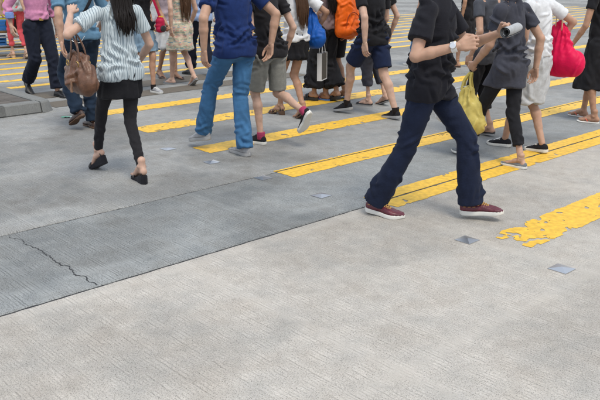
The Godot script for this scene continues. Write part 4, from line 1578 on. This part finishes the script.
	# ---- orange backpack
	p = person({x = 0.44, z = -9.75, dir = 1, h = 1.7, cell = 0.014, skin = tan, hair = black_hair, shoes = S.blue_thong,
		L = {lat = -0.14, fwd = 0.02}, R = {lat = 0.1, fwd = -0.1, pitch = 10.0}, armL = {swing = 0.1}, armR = {swing = -0.1},
		clothes = [{kind = "shorts", name = "shorts", mat = black, to = 0.9, r = [0.105, 0.1, 0.1]}, {kind = "shirt", name = "tee_shirt", mat = soft_black, hem = 0.08, sleeve = 0.5, pad = 0.005}],
		label = "person in black carrying an orange backpack, blue and pink flip-flops"})
	j = joints[p]
	orange_pack(p, j)
	# ---- black tee, navy shorts
	p = person({x = 0.8, z = -8.6, dir = 1, h = 1.72, cell = 0.012, skin = fair, hair = black_hair, shoes = S.runner,
		L = {lat = -0.06, fwd = 0.3, lift = 0.015, pitch = 10.0}, R = {lat = 0.06, fwd = -0.32, pitch = 6.0}, lean = 0.06, armL = {swing = -0.16}, armR = {swing = 0.16},
		clothes = [{kind = "shorts", name = "shorts", mat = navy, to = 0.82, r = [0.108, 0.1, 0.1], fold = {amp = 0.01}}, {kind = "shirt", name = "tee_shirt", mat = black, hem = 0.07, sleeve = 0.6, pad = 0.008, fold = {amp = 0.012}}],
		label = "person in a black tee shirt, navy shorts and black running shoes"})
	# ---- dark cropped trousers behind
	p = person({x = 0.93, z = -9.3, dir = 1, h = 1.62, female = true, cell = 0.014, skin = fair, hair = black_hair, hair_len = 0.2, shoes = S.flat,
		L = {lat = -0.08, fwd = 0.06}, R = {lat = 0.08, fwd = -0.1, pitch = 20.0},
		clothes = [{kind = "trousers", name = "cropped_trousers", mat = charcoal, to = 1.6, r = [0.098, 0.08, 0.075]}, {kind = "shirt", name = "blouse", mat = black, hem = 0.05, sleeve = 0.5}],
		label = "person in charcoal cropped trousers and black flats behind the navy shorts"})
	# ---- the man with burgundy shoes
	p = person({x = 0.84, z = -5.0, dir = -1, yaw = 22.0, h = 1.76, cell = 0.0088, skin = mid, hair = black_hair, shoes = S.boat,
		L = {lat = -0.09, fwd = 0.31, lift = 0.02, pitch = -6.0}, R = {lat = 0.1, fwd = -0.31, turn = 4.0, pitch = 3.0}, lean = 0.05, sway = 0.0, arm = 0.95,
		armR = {to = Vector3(0.09, -0.2, -0.23), hint = Vector3(0.35, -0.6, 1.0), hand = "grip", thumb = Vector3(-0.2, 1, 0)}, armL = {to = Vector3(0.0, -0.16, -0.36), hand = "grip", hint = Vector3(-0.5, -0.9, 0.4), thumb = Vector3(0.2, 1, 0)},
		clothes = [{kind = "trousers", name = "jeans", mat = cloth("jeans_ink", lin(0.012, 0.018, 0.042), "denim"), to = 2.04, r = [0.095, 0.068, 0.084], fold = {amp = 0.0068, along = 0.6, across = 0.8}}, {kind = "shirt", name = "tee_shirt", mat = cloth("tee_ink", lin(0.012, 0.012, 0.017)), hem = 0.08, sleeve = 0.66, sleeve_r = 0.075, pad = 0.012, fold = {amp = 0.013}}],
		label = "person in dark jeans and burgundy lace-up shoes with a pale watch"})
	j = joints[p]
	watch(p, j)
	newspaper(to_world(p, j[0] + Vector3(0.06, 0.03, -0.09)), p.rotation.y)
	# ---- far: black dress and pink pack
	p = person({x = 2.75, z = -12.9, dir = 1, h = 1.64, female = true, cell = 0.017, skin = tan, hair = black_hair, hair_len = 0.2, shoes = S.brown_flat,
		L = {lat = -0.08, fwd = 0.1}, R = {lat = 0.08, fwd = -0.2, pitch = 25.0}, armL = {swing = -0.08}, armR = {swing = 0.1},
		clothes = [{kind = "skirt", name = "skirt", mat = soft_black, skirt = 0.42, skirt_r = 0.19}, {kind = "shirt", name = "tee_shirt", mat = black, hem = 0.1, sleeve = 0.5, pad = 0.01}],
		label = "person in a black top and knee-length black skirt with a crimson shoulder bag"})
	j = joints[p]
	crimson_bag(to_world(p, j[4] + Vector3(0.21, 0.12, 0.06)), p.rotation.y, p, j)
	# ---- far: white top
	p = person({x = 3.3, z = -13.2, dir = 1, h = 1.62, female = true, cell = 0.017, skin = tan, hair = black_hair, hair_len = 0.2, shoes = S.brown_flat,
		L = {lat = -0.05, fwd = 0.2}, R = {lat = 0.05, fwd = -0.2, pitch = 20.0},
		clothes = [{kind = "skirt", name = "skirt", mat = black, skirt = 0.32, skirt_r = 0.19}, {kind = "shirt", name = "top", mat = white, hem = 0.02, sleeve = 0.4}],
		label = "person in a white top and black skirt beyond the charcoal tunic"})
	# ---- charcoal tunic and black cropped leggings
	p = person({x = 1.69, z = -6.62, dir = 1, h = 1.66, female = true, girth = 0.98, cell = 0.0088, skin = mid, hair = black_hair, shoes = S.slip,
		L = {lat = -0.04, fwd = 0.2, lift = 0.0, pitch = -4.0}, R = {lat = -0.1, fwd = -0.36, turn = 4.0}, lean = 0.04, shift = -0.12, armL = {to = Vector3(0.04, -0.45, -0.24), hand = "grip"}, armR = {swing = -0.12},
		clothes = [{kind = "leggings", name = "cropped_leggings", mat = black, to = 1.72, r = [0.084, 0.058, 0.05], waist = 0.05, fold = {amp = 0.004}}, {kind = "shirt", name = "tunic", mat = charcoal, hem = 0.17, hem_r = 0.145, sleeve = 0.6, pad = 0.006, fold = {amp = 0.013}}],
		label = "person in a charcoal tunic, black cropped leggings and grey slip-on shoes"})
	j = joints[p]
	plastic_bag(to_world(p, j[0] + Vector3(0.0, -0.62, -0.06)), p.rotation.y)
	# ---- white skirt, crimson bag
	p = person({x = 2.1, z = -6.98, dir = 1, h = 1.65, female = true, cell = 0.0088, skin = mid, hair = black_hair, shoes = S.laced,
		L = {lat = -0.04, fwd = 0.2}, R = {lat = -0.02, fwd = -0.18, pitch = 4.0}, shift = -0.04, armR = {to = Vector3(0.16, -0.36, 0.0), hand = "grip", hint = Vector3(0.8, 0, 0.8)}, armL = {swing = 0.1},
		clothes = [{kind = "skirt", name = "skirt", mat = off_white, skirt = 0.4, skirt_r = 0.165, pleats = 3}, {kind = "shirt", name = "blouse", mat = white, hem = -0.02, sleeve = 0.6, pad = 0.012, fold = {amp = 0.012}}],
		label = "person in a white blouse and straight off-white skirt with black-and-white sneakers"})
	j = joints[p]
	pink_bag(to_world(p, j[4] + Vector3(0.3, -0.19, 0.06)), p.rotation.y)
	# ---- black dress and flip-flops
	p = person({x = 3.2, z = -8.36, dir = 1, h = 1.62, female = true, cell = 0.012, skin = tan, hair = black_hair, shoes = S.thong,
		L = {lat = -0.12, fwd = -0.1}, R = {lat = 0.1, fwd = 0.14}, armL = {swing = 0.15}, armR = {swing = -0.1},
		clothes = [{kind = "dress", name = "dress", mat = black, skirt = 0.5, skirt_r = 0.2, sleeve = 0.4, pad = 0.004}],
		label = "person in a black knee-length dress and coral flip-flops"})
	# ---- behind the plastic bag
	p = person({x = 1.82, z = -7.55, dir = 1, h = 1.6, female = true, cell = 0.013, skin = mid, hair = black_hair, shoes = S.flat,
		L = {lat = -0.07, fwd = 0.12}, R = {lat = 0.06, fwd = -0.06, pitch = 8.0},
		clothes = [{kind = "leggings", name = "cropped_trousers", mat = black, to = 1.55, r = [0.09, 0.068, 0.062]}, {kind = "shirt", name = "top", mat = cloth("top_slate", lin(0.07, 0.075, 0.09)), hem = 0.12, sleeve = 0.5}],
		label = "person in black cropped trousers and flats behind the yellow carrier bag"})
	# ---- far jeans
	p = person({x = 2.1, z = -13.0, dir = 1, h = 1.68, cell = 0.018, skin = mid, hair = black_hair, shoes = S.pale,
		L = {lat = 0.0, fwd = 0.26}, R = {lat = 0.05, fwd = -0.26, pitch = 25.0},
		clothes = [{kind = "jeans", name = "jeans", mat = jeans, to = 1.95}, {kind = "shirt", name = "tee_shirt", mat = cloth("tee_slate", lin(0.08, 0.09, 0.11)), hem = 0.08, sleeve = 0.5}],
		label = "person in blue jeans and pale sneakers far beyond the burgundy shoes"})
	# ---- far left
	p = person({x = -4.62, z = -14.0, dir = -1, h = 1.7, cell = 0.018, skin = mid, hair = black_hair, shoes = S.red_sneaker,
		L = {lat = -0.03, fwd = 0.26}, R = {lat = 0.08, fwd = -0.26, pitch = 25.0},
		clothes = [{kind = "trousers", name = "trousers", mat = black, to = 1.9}, {kind = "shirt", name = "tee_shirt", mat = cloth("tee_dark", lin(0.04, 0.04, 0.05)), hem = 0.08, sleeve = 0.5}],
		label = "person in black trousers and red sneakers with white soles"})
	p = person({x = -5.1, z = -14.15, dir = 1, h = 1.66, female = true, cell = 0.018, skin = fair, hair = brown_hair, hair_len = 0.2, shoes = S.beige_heel,
		L = {lat = -0.04, fwd = 0.22}, R = {lat = 0.05, fwd = -0.22, pitch = 20.0},
		clothes = [{kind = "trousers", name = "cropped_trousers", mat = red_pink, to = 1.75, r = [0.09, 0.065, 0.055]}, {kind = "shirt", name = "blouse", mat = off_white, hem = 0.04, sleeve = 0.5}],
		label = "person in coral cropped trousers and beige heeled sandals near the hawker cart"})

func brown_bag(at: Vector3, turn: float, hook: Vector3) -> void:
	var m := cloth("bag_brown", lin(0.17, 0.075, 0.038), "leather")
	var n := Net.new()
	var z := Vector3.RIGHT
	n.add(Vector3(0, 0.09, -0.1), Vector3(0, 0.09, 0.1), 0.1, 0.105, 0.05, false, z, 1.5)
	n.add(Vector3(0, 0.17, -0.08), Vector3(0, 0.17, 0.08), 0.09, 0.09, 0.06, false, z, 1.6)
	n.add(Vector3(0, 0.24, -0.07), Vector3(0, 0.24, 0.06), 0.06, 0.055, 0.05, false, z, 1.6)
	n.add(Vector3(0.03, 0.1, -0.06), Vector3(-0.07, 0.11, 0.0), 0.06, 0.05, 0.04)
	var o := sack("handbag", "slouchy brown leather handbag hanging from the striped-shirt wearer's arm", "handbag", at, turn, m, n, 0.009, {"amp": 0.01, "along": 1.0, "across": 0.4, "scale": 0.8, "pleats": 8, "top": 0.08, "low": 0.28})
	var h := o.transform.affine_inverse() * hook
	for s in [-1, 1]:
		strap(o, "handle", [Vector3(s * 0.03, 0.24, -0.08), Vector3(s * 0.025, 0.34, -0.05), h + Vector3(s * 0.02, 0.045, 0.0), Vector3(s * 0.025, 0.34, 0.05), Vector3(s * 0.03, 0.24, 0.07)], 0.005, 2.2, m)
	var gold := plain("brass", lin(0.55, 0.38, 0.12), 0.3, 0.9)
	for zz in [-0.08, 0.07]:
		for s in [-1, 1]:
			var ring := []
			for i in 13:
				var a := TAU * i / 12.0
				ring.append(Vector3(s * 0.048, 0.225 + cos(a) * 0.02, zz + sin(a) * 0.02))
			put(o, "ring", solid(tube(ring, 0.0035, 6)), gold)
	put(o, "tag_charm", solid(box(Vector3(-0.1, 0.02, 0.05), Vector3(0.012, 0.09, 0.03), 0.004), false), cloth("leather_tag", lin(0.3, 0.16, 0.09), "leather"))

func red_pouch(at: Vector3, turn: float, j: Array) -> void:
	var m := cloth("pouch_red", lin(0.42, 0.01, 0.05), "nylon")
	var n := Net.new()
	n.add(Vector3(0, 0.07, 0), Vector3(0, 0.15, 0), 0.065, 0.06, 0.03)
	n.add(Vector3(-0.03, 0.05, -0.02), Vector3(0.03, 0.05, -0.02), 0.045, 0.045, 0.03)
	var o := sack("camera_pouch", "small crimson camera pouch on a crimson shoulder strap over the denim skirt", "camera pouch", at, turn, m, n, 0.008, {"amp": 0.006})
	put(o, "lens_lid", solid(tube([Vector3(0, 0.06, -0.05), Vector3(0, 0.058, -0.075), Vector3(0, 0.058, -0.08)], [0.04, 0.042, 0.036], 16)), plain("plastic_black", lin(0.015, 0.015, 0.016), 0.4))
	put(o, "buckle", solid(box(Vector3(0, 0.2, -0.02), Vector3(0.06, 0.02, 0.016), 0.003), false), plain("plastic_yellow", lin(0.6, 0.4, 0.02), 0.4))
	var h: Vector3 = (j[3] as Vector3) - (j[4] + Vector3(-0.15, -0.06, -0.2))
	strap(o, "shoulder_strap", [Vector3(0.0, 0.18, -0.01), Vector3(0.07, 0.36, -0.02), Vector3(0.14, 0.5, -0.0) , h + Vector3(-0.05, 0.06, -0.02)], 0.004, 5.0, m, Vector3.RIGHT)

func tan_bag(at: Vector3, turn: float) -> void:
	var m := cloth("bag_tan", lin(0.26, 0.16, 0.09), "leather")
	var n := Net.new()
	n.add(Vector3(0, 0.08, -0.1), Vector3(0, 0.08, 0.1), 0.08, 0.08, 0.03, false, Vector3.RIGHT, 1.8)
	n.add(Vector3(0, 0.18, -0.09), Vector3(0, 0.18, 0.09), 0.07, 0.07, 0.04, false, Vector3.RIGHT, 1.9)
	var o := sack("tote_bag", "tan leather tote held beside dark trousers", "handbag", at, turn, m, n, 0.011, {"amp": 0.008})
	for s in [-1, 1]:
		strap(o, "handle", [Vector3(s * 0.02, 0.2, -0.06), Vector3(s * 0.015, 0.31, -0.03), Vector3(s * 0.012, 0.32, 0.03), Vector3(s * 0.02, 0.2, 0.06)], 0.006, 1.3, m)

func blue_bag(at: Vector3, turn: float) -> void:
	var m := cloth("bag_blue", lin(0.012, 0.1, 0.42), "nylon")
	var n := Net.new()
	n.add(Vector3(0, 0.12, -0.05), Vector3(0, 0.12, 0.09), 0.115, 0.12, 0.05, false, Vector3.RIGHT, 1.5)
	n.add(Vector3(0, 0.14, 0.02), Vector3(0, 0.3, 0.0), 0.14, 0.085, 0.05, false, Vector3.RIGHT, 1.5)
	n.add(Vector3(0, 0.3, 0.0), Vector3(0, 0.4, -0.02), 0.08, 0.035, 0.04, false, Vector3.RIGHT, 1.3)
	var o := sack("drawstring_bag", "bright blue drawstring bag beside the white top", "bag", at, turn, m, n, 0.009, {"amp": 0.006, "along": 1.2, "across": 0.3, "scale": 0.6, "pleats": 9, "top": 0.08, "low": 0.4})
	strap(o, "cord", [Vector3(0, 0.38, -0.02), Vector3(-0.06, 0.52, -0.02), Vector3(-0.1, 0.66, -0.01)], 0.005, 1.0, plain("cord_white", lin(0.55, 0.55, 0.55), 0.8))
	strap(o, "cord", [Vector3(0.02, 0.37, -0.01), Vector3(-0.04, 0.53, 0.01), Vector3(-0.1, 0.67, 0.01)], 0.005, 1.0, plain("cord_white", lin(0.55, 0.55, 0.55), 0.8))
	put(o, "print_mark", solid(box(Vector3(0.1, 0.1, 0.1), Vector3(0.03, 0.012, 0.03), 0.002), false), plain("print_white", lin(0.6, 0.65, 0.7), 0.6))

func paper_bag(at: Vector3, turn: float) -> void:
	var o := base("paper_carrier_bag", at, turn)
	tag(o, "flat black paper carrier bag with white edges under the blue bag", "bag")
	put(o, "bag_body", solid(box(Vector3.ZERO, Vector3(0.2, 0.3, 0.05), 0.004), false), plain("paper_black", lin(0.02, 0.02, 0.022), 0.45))
	var w := plain("paper_white", lin(0.6, 0.6, 0.6), 0.6)
	for s in [-1, 1]:
		put(o, "edge_strip", solid(box(Vector3(s * 0.103, 0.0, 0), Vector3(0.008, 0.3, 0.054), 0.001), false), w)
	put(o, "edge_strip", solid(box(Vector3(0, -0.009, 0), Vector3(0.214, 0.01, 0.054), 0.001), false), w)
	for s in [-1, 1]:
		strap(o, "handle", [Vector3(-0.05, 0.29, s * 0.022), Vector3(-0.04, 0.4, s * 0.012), Vector3(0.0, 0.44, s * 0.006), Vector3(0.04, 0.4, s * 0.012), Vector3(0.05, 0.29, s * 0.022)], 0.003, 1.0, w)

func orange_pack(p: Node3D, j: Array) -> void:
	var m := cloth("pack_orange", lin(0.85, 0.14, 0.01), "nylon")
	var n := Net.new()
	for s in [-1, 1]:
		n.add(Vector3(s * 0.1, 0.1, 0.02), Vector3(s * 0.085, 0.44, 0.0), 0.085, 0.065, 0.04)
	n.add(Vector3(0, 0.1, 0.03), Vector3(0, 0.47, 0.0), 0.11, 0.075, 0.05)
	n.add(Vector3(-0.07, 0.1, 0.1), Vector3(0.07, 0.1, 0.1), 0.065, 0.065, 0.03)
	n.add(Vector3(-0.05, 0.18, 0.085), Vector3(0.05, 0.18, 0.085), 0.05, 0.05, 0.03)
	var at: Vector3 = j[5] + Vector3(0, -0.6, 0.21)
	var o := sack("backpack", "bulging orange backpack worn by the person in black", "backpack", to_world(p, at), p.rotation.y, m, n, 0.01, {"amp": 0.01, "along": 0.7, "across": 0.8})
	var dark := cloth("pack_trim", lin(0.3, 0.05, 0.01), "nylon")
	strap(o, "zip", [Vector3(-0.125, 0.16, 0.13), Vector3(-0.09, 0.27, 0.12), Vector3(0, 0.32, 0.115), Vector3(0.09, 0.27, 0.12), Vector3(0.125, 0.16, 0.13)], 0.005, 1.0, dark)
	for s in [-1, 1]:
		strap(o, "shoulder_strap", [Vector3(s * 0.08, 0.5, -0.05), Vector3(s * 0.1, 0.67, -0.16), Vector3(s * 0.12, 0.6, -0.33), Vector3(s * 0.12, 0.32, -0.34), Vector3(s * 0.13, 0.1, -0.06)], 0.006, 3.0, m, Vector3.RIGHT)

func watch(p: Node3D, j: Array) -> void:
	var w: Vector3 = j[1]
	var e: Vector3 = w + Vector3(0.02, -0.05, 0.2)
	var ax := (w - e).normalized()
	var c := w - ax * 0.03
	var o := put(p, "watch_strap", solid(tube([c - ax * 0.017, c - ax * 0.016, c + ax * 0.016, c + ax * 0.017], [0.03, 0.0335, 0.0325, 0.029], 18)), plain("watch_white", lin(0.62, 0.62, 0.6), 0.4))
	var x := Vector3(1, 0.3, 0)
	x = (x - ax * x.dot(ax)).normalized()
	put(o, "watch_case", solid(tube([c + x * 0.028, c + x * 0.04, c + x * 0.042], [0.02, 0.02, 0.017], 16)), plain("steel_bright", lin(0.6, 0.6, 0.6), 0.3, 0.9))

func newspaper(at: Vector3, turn: float) -> void:
	var o := base("rolled_newspaper", at, turn)
	tag(o, "rolled grey newspaper held by the person with burgundy shoes", "newspaper")
	var m := cloth("newsprint", lin(0.4, 0.41, 0.42))
	# a spiral of paper, its axis along x
	var rings := []
	for e in 9:
		var x := -0.21 + e * 0.0525
		var out := []
		var inn := []
		for k in 61:
			var a := k / 60.0 * TAU * 2.6
			var r := 0.014 + 0.0012 * a + 0.0015 * sin(a * 3.0 + e * 0.7)
			out.append(Vector3(x, cos(a) * (r + 0.0012), sin(a) * (r + 0.0012)))
			inn.append(Vector3(x, cos(a) * r, sin(a) * r))
		inn.reverse()
		rings.append(out + inn)
	put(o, "paper_roll", solid(loft(rings, true, false)), m)

func crimson_bag(at: Vector3, turn: float, p: Node3D, j: Array) -> void:
	var m := cloth("bag_crimson", lin(0.55, 0.012, 0.07), "nylon")
	var n := Net.new()
	n.add(Vector3(0, 0.08, -0.06), Vector3(0, 0.08, 0.06), 0.08, 0.08, 0.03, false, Vector3.RIGHT, 1.4)
	n.add(Vector3(0, 0.2, -0.05), Vector3(0, 0.2, 0.05), 0.065, 0.065, 0.05, false, Vector3.RIGHT, 1.4)
	var o := sack("shoulder_bag", "small crimson shoulder bag on the person in black top and knee-length skirt", "handbag", at, turn, m, n, 0.012, {"amp": 0.008})
	var h: Vector3 = (j[3] as Vector3) - (j[4] + Vector3(0.21, 0.12, 0.06))
	strap(o, "shoulder_strap", [Vector3(0, 0.22, 0.03), h + Vector3(0.02, 0.05, 0.02), Vector3(0, 0.22, -0.05)], 0.005, 2.0, m)

func plastic_bag(at: Vector3, turn: float) -> void:
	var m := cloth("plastic_yellow_film", lin(0.62, 0.5, 0.14), "nylon")
	m.roughness = 0.35
	m.backlight_enabled = true
	m.backlight = Color(0.4, 0.35, 0.1)
	var n := Net.new()
	n.add(Vector3(0, 0.11, -0.09), Vector3(0, 0.11, 0.09), 0.11, 0.115, 0.05, false, Vector3.RIGHT, 1.6)
	n.add(Vector3(0, 0.14, 0.0), Vector3(0, 0.36, 0.0), 0.145, 0.06, 0.06, false, Vector3.RIGHT, 1.7)
	n.add(Vector3(0, 0.22, -0.08), Vector3(0, 0.24, 0.08), 0.085, 0.08, 0.07, false, Vector3.RIGHT, 1.6)
	var o := sack("carrier_bag", "full yellow plastic carrier bag held by the charcoal tunic wearer", "carrier bag", at, turn, m, n, 0.009, {"amp": 0.006, "along": 1.4, "across": 0.8, "scale": 0.7, "pleats": 7, "top": 0.05, "low": 0.34})
	for s in [-1, 1]:
		strap(o, "handle", [Vector3(s * 0.02, 0.38, -0.05), Vector3(s * 0.012, 0.47, -0.03), Vector3(s * 0.008, 0.54, 0.03), Vector3(s * 0.012, 0.47, 0.03), Vector3(s * 0.02, 0.38, 0.05)], 0.004, 3.0, m)
	var w := Net.new()
	w.add(Vector3(0, 0.1, -0.04), Vector3(0, 0.22, 0.0), 0.1, 0.06, 0.04, false, Vector3.RIGHT, 1.8)
	w.add(Vector3(0, 0.22, 0.0), Vector3(0, 0.3, 0.02), 0.06, 0.03, 0.04)
	var wm := cloth("plastic_white_film", lin(0.62, 0.64, 0.66), "nylon")
	var fo := Vector3(-sin(turn), 0, -cos(turn))
	var o2 := sack("carrier_bag", "small white plastic carrier bag beside the yellow carrier bag", "carrier bag", at + fo * 0.2 + Vector3(0, 0.06, 0), turn, wm, w, 0.009, {"amp": 0.006, "along": 1.2, "across": 0.7, "scale": 0.7, "pleats": 7, "top": 0.05, "low": 0.3})
	strap(o2, "handle", [Vector3(0, 0.28, 0.0), Vector3(0, 0.33, 0.1), Vector3(0, 0.35, 0.19)], 0.004, 2.0, wm)

func pink_bag(at: Vector3, turn: float) -> void:
	var m := cloth("bag_pink", lin(0.72, 0.006, 0.075), "nylon")
	var n := Net.new()
	n.add(Vector3(0, 0.12, -0.07), Vector3(0, 0.13, 0.11), 0.12, 0.125, 0.06, false, Vector3.RIGHT, 1.4)
	n.add(Vector3(0, 0.16, 0.0), Vector3(0, 0.36, -0.03), 0.155, 0.09, 0.06, false, Vector3.RIGHT, 1.5)
	n.add(Vector3(0, 0.36, -0.03), Vector3(0, 0.43, -0.04), 0.085, 0.065, 0.04, false, Vector3.RIGHT, 1.5)
	var o := sack("cloth_tote", "big hot pink cloth bag swinging beside the off-white skirt", "bag", at, turn, m, n, 0.009, {"amp": 0.007, "along": 1.3, "across": 0.2, "scale": 0.5, "pleats": 9, "top": 0.1, "low": 0.42})
	var gold := plain("cord_gold", lin(0.55, 0.4, 0.22), 0.6)
	strap(o, "cord", [Vector3(-0.03, 0.42, -0.07), Vector3(-0.05, 0.55, -0.05), Vector3(-0.1, 0.62, -0.02), Vector3(-0.05, 0.54, 0.0), Vector3(-0.03, 0.42, 0.0)], 0.005, 1.0, gold)

# ------------------------------------------------------------------ the hawker's cart across the road
func build_cart() -> void:
	var o := base("hawker_cart", Vector3(-5.75, 0, -14.6), 0.35)
	tag(o, "hawker cart with a yellow back board, wooden shelf and steel rails", "cart")
	var steel := plain("steel_dull", lin(0.3, 0.31, 0.33), 0.4, 0.7)
	var wood := cloth("shelf_wood", lin(0.17, 0.11, 0.05), "denim")
	var yellow := plain("board_yellow", lin(0.72, 0.62, 0.02), 0.5)
	yellow.uv1_triplanar = true
	yellow.albedo_texture = noise_tex(31, 0.012, 0.72, 1.0, 512, 6)
	put(o, "back_board", solid(box(Vector3(0, 0.62, -0.32), Vector3(1.2, 0.9, 0.03), 0.006), false), yellow)
	for y in [0.2, 0.36, 0.72]:
		put(o, "rail", solid(tube([Vector3(-0.6, y, 0.3), Vector3(0.6, y, 0.3)], 0.014, 8)), steel)
	put(o, "shelf", solid(box(Vector3(0, 0.44, 0), Vector3(1.24, 0.035, 0.66), 0.005), false), wood)
	put(o, "bottom_shelf", solid(box(Vector3(0, 0.16, 0), Vector3(1.2, 0.03, 0.6), 0.005), false), wood)
	for x in [-0.58, 0.58]:
		for z in [-0.28, 0.28]:
			put(o, "leg", solid(tube([Vector3(x, 0.08, z), Vector3(x, 0.95 if z < 0 else 0.74, z)], 0.016, 8)), steel)
			var w := put(o, "wheel", solid(tube([Vector3(x - 0.018, 0.075, z), Vector3(x - 0.015, 0.075, z), Vector3(x + 0.015, 0.075, z), Vector3(x + 0.018, 0.075, z)], [0.06, 0.075, 0.075, 0.06], 18)), plain("rubber_black", lin(0.015, 0.015, 0.015), 0.6))
			put(w, "hub", solid(tube([Vector3(x - 0.022, 0.075, z), Vector3(x + 0.022, 0.075, z)], 0.025, 12)), steel)
	var blue := plain("plastic_blue", lin(0.02, 0.16, 0.45), 0.4)
	var rngs := [[-0.3, 0.475, "blue plastic crate on the cart's wooden shelf"], [0.22, 0.475, "blue plastic crate at the shelf end beside the coral trousers"], [0.05, 0.19, "blue plastic crate low on the cart"]]
	for r in rngs:
		var c := base("plastic_crate", o.transform * Vector3(r[0], r[1], 0.08), o.rotation.y)
		tag(c, r[2], "crate", "crates on the hawker cart")
		put(c, "crate_floor", solid(box(Vector3.ZERO, Vector3(0.4, 0.015, 0.3), 0.003), false), blue)
		for s in [-1, 1]:
			for y in [0.015, 0.075, 0.135]:
				put(c, "slat", solid(box(Vector3(0, y, s * 0.142), Vector3(0.4, 0.045, 0.012), 0.003), false), blue)
				put(c, "slat", solid(box(Vector3(s * 0.194, y, 0), Vector3(0.012, 0.045, 0.27), 0.003), false), blue)
			for s2 in [-1, 1]:
				put(c, "corner_post", solid(box(Vector3(s * 0.185, 0.015, s2 * 0.132), Vector3(0.026, 0.165, 0.02), 0.003), false), blue)
	var black := plain("enamel_black", lin(0.015, 0.014, 0.014), 0.3)
	for r in [[0.38, 0.475, 0.24, "black round pan leaning at the front of the cart shelf"], [0.4, 0.79, -0.26, "black round pan hung against the yellow board"]]:
		var b := base("round_pan", o.transform * Vector3(r[0], r[1], r[2]), o.rotation.y)
		tag(b, r[3], "pan", "black pans on the hawker cart")
		put(b, "bowl", solid(tube([Vector3(0, 0.12, 0.0), Vector3(0, 0.12, 0.012), Vector3(0, 0.12, 0.06), Vector3(0, 0.12, 0.065), Vector3(0, 0.12, 0.02)], [0.08, 0.1, 0.12, 0.115, 0.09], 24)), black)
		put(b, "handle", solid(tube([Vector3(0.11, 0.13, 0.055), Vector3(0.24, 0.17, 0.06)], 0.011, 8)), black)

func _ready() -> void:
	# camera
	var cam := Camera3D.new()
	cam.name = "camera"
	cam.position = Vector3(0, 1.65, 0)
	cam.rotation_degrees = Vector3(-17.08, 0, 0)
	cam.fov = 29.19
	cam.near = 0.05
	cam.far = 1500.0
	add_child(cam)
	cam.current = true
	# bright overcast sky
	var env := Environment.new()
	env.background_mode = Environment.BG_SKY
	var sm := ProceduralSkyMaterial.new()
	sm.sky_top_color = Color(0.80, 0.85, 0.92)
	sm.sky_horizon_color = Color(0.90, 0.90, 0.90)
	sm.sky_curve = 0.2
	sm.ground_bottom_color = Color(0.45, 0.45, 0.45)
	sm.ground_horizon_color = Color(0.75, 0.75, 0.75)
	var sky := Sky.new()
	sky.sky_material = sm
	env.sky = sky
	env.background_energy_multiplier = 1.0
	env.tonemap_mode = Environment.TONE_MAPPER_LINEAR
	env.tonemap_exposure = 1.6
	env.sdfgi_enabled = true
	env.ssao_enabled = true
	env.ssil_enabled = true
	var we := WorldEnvironment.new()
	we.name = "environment"
	we.environment = env
	add_child(we)
	var sun := DirectionalLight3D.new()
	sun.name = "sun"
	sun.light_energy = 0.5
	sun.light_color = Color(1.0, 0.97, 0.92)
	sun.light_angular_distance = 20.0
	sun.shadow_enabled = true
	sun.rotation_degrees = Vector3(-62, 25, 0)
	add_child(sun)
	build_ground()
	build_people()
	build_cart()
	run_jobs()
